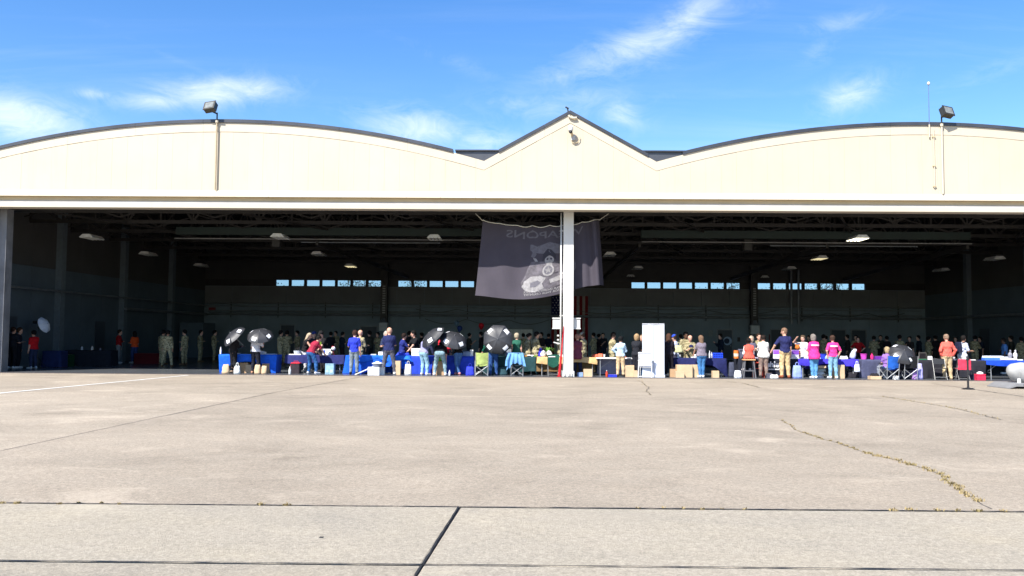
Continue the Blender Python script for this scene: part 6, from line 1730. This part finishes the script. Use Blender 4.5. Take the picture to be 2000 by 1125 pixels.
for z_ in (.12, .2, .28): MB().lathe([(.124, z_), (.125, z_ + .025)], 14).build('stripe', C_(40, 28, 24), bq)
for q in (-1, 1): MB().lathe([(.04, 0), (.03, .03), (.0, .045)], 8, (q * .07, 0, .55)).build('ear', C_(214, 120, 50), bq)
bag(1441, .1, .3, .24, .28, C_(225, 228, 236), 'crumpled white bag at the left foot of the black table', seed=15, handles=False)
bag(1429, .4, .25, .2, .6, C_(70, 74, 92), 'dark grey garment heap left of the black table', seed=16, handles=False)
bag(1512, -.05, .34, .2, .14, C_(225, 222, 216), 'pale flat bag on the floor by the brown shoes', seed=17, handles=False)
carton(1502, .05, .2, .2, .2, 'dark grey box at the foot of the lettered cloth', C_(96, 96, 110))
bag(1557, .15, .38, .22, .5, C_(150, 170, 235), 'pale blue plastic bag left of the pink shirts', seed=18)
# table 10
bin_(1608, .95, .10, .12, .20, C_(50, 76, 225), 'blue bucket between the pink shirts on the violet cloth', z=ZT)
bottle(1613, .85, .12, .04, C_(150, 190, 230), C_(240, 240, 240), 'small pale blue jar beside the blue bucket', z=ZT)
bag(1648, .95, .34, .2, .12, C_(240, 242, 246), 'low white bag on the violet cloth right of the pink man', z=ZT, handles=False, seed=19)
wr = thing('wrapped_figure', 'tall plastic-wrapped grey figure leaning on the violet table', 'ornament', (gx(1664, 1.0, ZT), 1.0, ZT))
MB().lathe([(.05, 0), (.12, .06), (.12, .18), (.09, .30), (.07, .36), (.0, .40)], 14, (0, 0, 0), Matrix.Rotation(.25, 4, 'Y')).build('body', C_(205, 210, 230), wr, smooth=True); MB().cbox(.06, .19, -.05, .05, .33, .42, .02).build('head', C_(236, 238, 244), wr)
carton(1599, .7, .50, .3, .09, 'flat tan box on the stacked packets under the violet table', M_CARD2, z=.40)
for i in range(3): bag(1596 + 4 * i, .7 + .05 * i, .5 - .08 * i, .3, .13, C_(232 - 10 * i, 232, 236), ('bottom', 'middle', 'top')[i] + ' white packet of the pile under the violet table', z=.13 * i, handles=False, seed=20 + i)
carton(1636, .5, .44, .36, .54, 'tall tan box behind the pale jeans', M_CARD2)
bag(1664, .9, .5, .3, .26, C_(40, 38, 46), 'dark backpack heap under the violet table', seed=24, handles=False)
bag(1674, .55, .24, .1, .30, C_(225, 230, 245), 'white bag hanging at the right end of the violet table', z=.25, seed=25)
# table 11
bin_(1687, .95, .10, .13, .22, C_(225, 80, 200), 'pink bucket on the charcoal table', z=ZT)
bottle(1703, .9, .26, .06, C_(236, 50, 130), C_(150, 20, 60), 'hot pink bottle on the charcoal table', z=ZT)
carton(1715, .95, .28, .2, .14, 'purple box on the charcoal table', C_(110, 50, 170), z=ZT)
carton(1708, -.2, .42, .32, .13, 'open low cardboard box on the floor before the charcoal cloth', M_CARD2)
bag(1708, -.2, .34, .22, .10, C_(36, 34, 40), 'black bag lying in the low cardboard box', z=.132, handles=False, seed=26)
carton(1750, -.15, .2, .16, .14, 'small white box on the floor right of the blue camp chair', M_BOXW)
hat = thing('sun_hat', 'white sun hat on the table right of the blonde head', 'hat', (gx(1741, .95, ZT), .95, ZT)); MB().lathe([(.17, 0), (.17, .012), (.09, .02), (.085, .09), (.05, .12), (.0, .125)], 18).build('hat', C_(244, 240, 232), hat, smooth=True); MB().lathe([(.091, .022), (.09, .05)], 18).build('band', C_(190, 180, 170), hat)
bag(1795, .1, .3, .22, .62, C_(190, 185, 240), 'tall lavender bag right of the black camp chair', seed=27, handles=False)
bag(1787, -.05, .22, .18, .34, C_(196, 150, 226), 'short lilac bag at the foot of the tall lavender one', seed=28)
# table 12 / 13
fr = thing('framed_screen', 'small framed screen with a green edge on the plain black table', 'screen', (gx(1803, 1.0, ZT), 1.05, ZT))
MB().box(-.15, .15, -.015, .015, .03, .29).build('frame', C_(120, 116, 110), fr); MB().box(-.135, .135, -.019, -.0155, .045, .275).build('panel', C_(30, 26, 30), fr); MB().cbox(-.16, .16, -.07, .07, 0, .028, .01).build('foot', C_(30, 120, 80), fr)
carton(1866, .8, .2, .16, .05, 'flat white packet right of the khaki trousers on the black table', M_BOXW, z=ZT, cat='packet'); carton(1897, .85, .3, .16, .035, 'long white packet on the right half of the black table', M_BOXW, z=ZT, cat='packet')
ck = thing('red_cooler', 'red cooler with a white lid on the floor at the right', 'cooler', (gx(1913, -.1), -.15, 0)); MB().cbox(-.17, .17, -.13, .13, 0, .20, .02).build('body', C_(226, 50, 84), ck); MB().cbox(-.175, .175, -.135, .135, .202, .235, .015).build('collar', C_(226, 50, 84), ck); MB().lathe([(.13, 0), (.12, .05), (.06, .09), (.0, .1)], 14, (0, 0, .236)).build('lid', C_(240, 236, 238), ck, smooth=True)
bag(1898, .1, .3, .2, .2, C_(38, 44, 66), 'dark satchel beside the red cooler', seed=29)
wc = thing('water_case', 'blue and white case of water bottles on the blue table', 'case', (gx(1942, .95, ZT), 1.05, ZT))
MB().cbox(-.40, .40, -.14, .14, 0, .11, .015).build('wrap', C_(80, 130, 235), wc)
for c in range(10):
    for r in range(3): MB().lathe([(.034, .112), (.034, .13), (.016, .17), (.014, .185)], 8, (-.36 + .08 * c, -.09 + .09 * r, 0)).build('bottle_top', C_(225, 236, 250), wc)
rl = thing('paper_roll', 'white paper roll lying on the blue table', 'roll', (gx(1971, .85, ZT), .85, ZT)); MB().cyl((-.35, 0, .05), (.30, .0, .05), .045, .045, 14).build('roll', C_(246, 246, 250), rl); MB().cyl((-.36, 0, .05), (-.351, 0, .05), .02, .02, 10).build('core', M_CARD, rl)
for i, (px, c) in enumerate(((1973, (150, 150, 160)), (1983, (220, 220, 226)))):
    k_ = thing('figurine', ('grey' if i == 0 else 'pale') + ' figurine on the blue table at the right', 'figurine', (gx(px, 1.3, ZT), 1.3, ZT)); MB().lathe([(.07, 0), (.08, .03), (.05, .08), (.09, .2), (.07, .28), (.03, .33)], 10).build('body', C_(*c), k_, smooth=True); MB().lathe([(.0, -.05), (.05, 0), (.0, .06)], 10, (0, -.02, .38)).build('head', C_(*c), k_, smooth=True)
# balloons deep inside
for (px, py, c, lab) in ((940, 637, (190, 20, 30), 'red balloon floating left of the round umbrella'), (898, 642, (40, 60, 110), 'dark blue balloon floating above the leaning umbrellas'), (892, 632, (90, 110, 120), 'grey balloon floating above the dark blue one')):
    X_, Z_ = gz(px, py, 12); b_ = thing('balloon', lab, 'balloon', (X_, 12, Z_), group='balloons deep inside the hangar')
    MB().lathe([(.0, -.2), (.06, -.16), (.14, -.02), (.14, .08), (.08, .16), (.0, .18)], 12).build('envelope', C_(*c), b_, smooth=True); MB().cyl((0, 0, -.2), (.03, 0, -1.2), .004, .004, 4).build('string', M_BLACK, b_)
ds = thing('wall_disc', 'pale round disc hanging before a far door', 'disc', (gx(1421, 20, 1.6), 20, gz(1421, 666, 20)[1])); MB().cyl((0, 0, 0), (0, .04, 0), .27, .27, 22).build('disc', C_(150, 170, 190), ds); MB().cyl((-.05, -.006, 0), (-.05, -.001, 0), .17, .17, 22).build('centre_print', C_(50, 56, 70), ds)
# small things on the dark table at the left
for i, (px, c, h) in enumerate(((160, (200, 210, 220), .2), (180, (210, 205, 200), .22), (196, (130, 130, 140), .12))): bottle(px, 6.9, h, .05, C_(*c), C_(120, 40, 50), ('left', 'middle', 'right')[i] + ' small jar of three on the long dark table', z=ZT)
carton(116, 5.0, .5, .4, .5, 'dark red bin beside the small navy cloth', C_(120, 16, 30), cat='bin'); carton(133, 6.2, .4, .4, .55, 'dark green bin by the left wall', C_(20, 70, 40), cat='bin')
carton(290, 10, 1.3, .5, .55, 'dark red low cabinet deep inside left', C_(90, 14, 22), cat='cabinet')

# ---------------------------------------------------------------- stanchion, covered nose cone on trailer at the right
sx2, sy2 = gground(1891, 760)
sn = thing('stanchion', 'black belt stanchion standing on the apron', 'stanchion', (sx2, sy2, -.005))
MB().lathe([(.20, 0), (.20, .012), (.10, .04), (.035, .06)], 20).build('base', M_BLACK, sn); MB().cyl((0, 0, .05), (0, 0, .98), .032, .032, 12).build('post', M_BLACK, sn); MB().cyl((0, 0, .98), (0, 0, 1.06), .042, .038, 12).build('head', M_BLACK, sn)
MB().box(-.055, .055, -.02, .02, .93, .97).build('belt_clip', M_BLACK, sn)
tx0, ty0 = gground(1950, 757)
tr = thing('equipment_trailer', 'low grey equipment trailer cut by the right edge', 'trailer', (tx0 + 2.05, ty0 + .1, 0), -.02)
dk_ = mat('trailer_grey', (.22, .22, .225), .6, .2, .2, 2)
MB().cbox(-1.75, 1.6, -.7, .7, .07, .17, .01).build('deck', dk_, tr)
s = MB(); s.add([(-1.75, -.7, .07), (-1.75, .7, .07), (-2.0, .7, -.008), (-2.0, -.7, -.008), (-1.75, -.7, .165), (-1.75, .7, .165), (-2.0, .7, .02), (-2.0, -.7, .02)], [(0, 1, 2, 3), (4, 7, 6, 5), (0, 3, 7, 4), (1, 5, 6, 2), (3, 2, 6, 7), (0, 4, 5, 1)]); s.build('ramp_lip', dk_, tr)
for i in range(5): MB().cyl((-1.5 + .5 * i, -.71, .12), (-1.5 + .5 * i, -.695, .12), .03, .03, 8).build('tie_hole', M_BLACK, tr)
for i in range(3):
    for q in (-1, 1): MB().cyl((-1.3 + 1.1 * i, q * .55 - .05, .062), (-1.3 + 1.1 * i, q * .55 + .05, .062), .07, .07, 12).build('wheel', M_BLACK, tr)
MB().cyl((-1.45, -.3, .17), (-1.45, -.3, .32), .06, .05, 10).build('post_cap', M_WHITE, tr); MB().tube([(-1.0, -.5, .17), (-.95, -.5, .25), (-.8, -.5, .25), (-.75, -.5, .17)], .02, 6).build('tie_ring', M_BLACK, tr)
MB().bar((-1.2, -.1, .17), (-1.2, -.1, .30), .08, .08).build('cradle_post', M_STEEL, tr); MB().bar((.2, -.1, .17), (.2, -.1, .30), .08, .08).build('cradle_post', M_STEEL, tr)
nc = thing('covered_nose_cone', 'rounded object under a pale grey canvas cover on the trailer', 'covered equipment', (tx0 + 1.12, ty0 + .15, .50))
prof_ = [(.02, -1.0), (.12, -.985), (.22, -.93), (.31, -.83), (.38, -.66), (.42, -.42), (.44, -.1), (.45, .3), (.45, 1.3)]
s = MB().lathe(prof_, 28, (0, 0, 0), Matrix.Scale(.74, 4) @ Matrix.Rotation(.10, 4, 'Y') @ Matrix.Rotation(PI / 2, 4, 'Y'))
Rn = random.Random(4); s.v = [(x, y + .012 * math.sin(x * 21 + z * 6), z + .010 * math.sin(x * 17 + y * 9) - (.05 if z < -.15 else 0)) for x, y, z in s.v]
s.build('canvas_cover', mat('canvas_grey', (.29, .29, .285), .85, 0, .12, 3, .4, 8), nc, smooth=True)
MB().tube([(-.46, -.265, -.15), (-.46, -.30, .02), (-.46, -.22, .18), (-.46, -.05, .30)], .012, 5).build('cover_rope', mat('rope_grey', (.3, .3, .3), .8), nc)
MB().bar((-.3, -.1, -.33), (-.3, -.1, -.22), .1, .1).build('cradle_pad', M_STEEL, nc)

# ---------------------------------------------------------------- handouts on every table
for k, (p0, p1, yy, nm, cc) in enumerate(((428, 540, .8, 'bright blue stretch cover', (200, 214, 240)), (558, 672, 1.2, 'short navy cloth', (236, 232, 214)), (676, 797, 1.3, 'swept bright blue cloth', (240, 240, 244)), (800, 925, 1.25, 'royal blue cloth', (232, 236, 250)), (945, 1046, 1.2, 'dark green cloth', (236, 226, 190)),
                                     (1164, 1241, .95, 'white plastic table', (230, 120, 90)), (1316, 1418, 1.2, 'dark navy cloth', (240, 240, 240)), (1443, 1556, 1.25, 'black lettered cloth', (226, 214, 240)), (1560, 1676, 1.2, 'violet blue cloth', (244, 240, 250)), (1684, 1790, 1.25, 'charcoal cloth', (240, 214, 236)), (1795, 1925, 1.2, 'plain black cloth', (236, 236, 240)), (1928, 2040, 1.25, 'right-edge blue cloth', (240, 242, 250)))):
    R = random.Random(90 + k)
    X_ = gx(p0 + (p1 - p0) * R.uniform(.15, .85), yy, ZT); t_ = thing('leaflet_stack', 'small stack of leaflets lying on the ' + nm, 'papers', (X_, yy, ZT), R.uniform(-.5, .5), group='handouts on the tables')
    for j in range(5): MB().box(-.11 + R.uniform(-.01, .01), .11, -.15, .15, .009 * j, .009 * j + .008).build('leaflet', C_(*cc), t_)
    X_ = gx(p0 + (p1 - p0) * R.uniform(.1, .9), yy + .1, ZT); t_ = thing('paper_cup', 'paper cup standing on the ' + nm, 'cup', (X_, yy + .1, ZT), group='handouts on the tables')
    MB().lathe([(.03, 0), (.042, .11), (.038, .11), (.027, .01)], 12).build('wall', C_(240, 238, 232), t_); MB().lathe([(.044, .106), (.046, .112), (.04, .116)], 12).build('rim', C_(250, 250, 250), t_)
    X_ = gx(p0 + (p1 - p0) * R.uniform(.1, .9), yy - .05, ZT); t_ = thing('tent_card', 'folded tent card standing on the ' + nm, 'sign', (X_, yy - .05, ZT), R.uniform(-.4, .4), group='handouts on the tables')
    for q in (-1, 1): MB().box(-.09, .09, -.003, .003, 0, .15, Matrix.Translation((0, q * .035, 0)) @ Matrix.Rotation(q * .23, 4, 'X')).build('card_face', C_(*cc), t_)
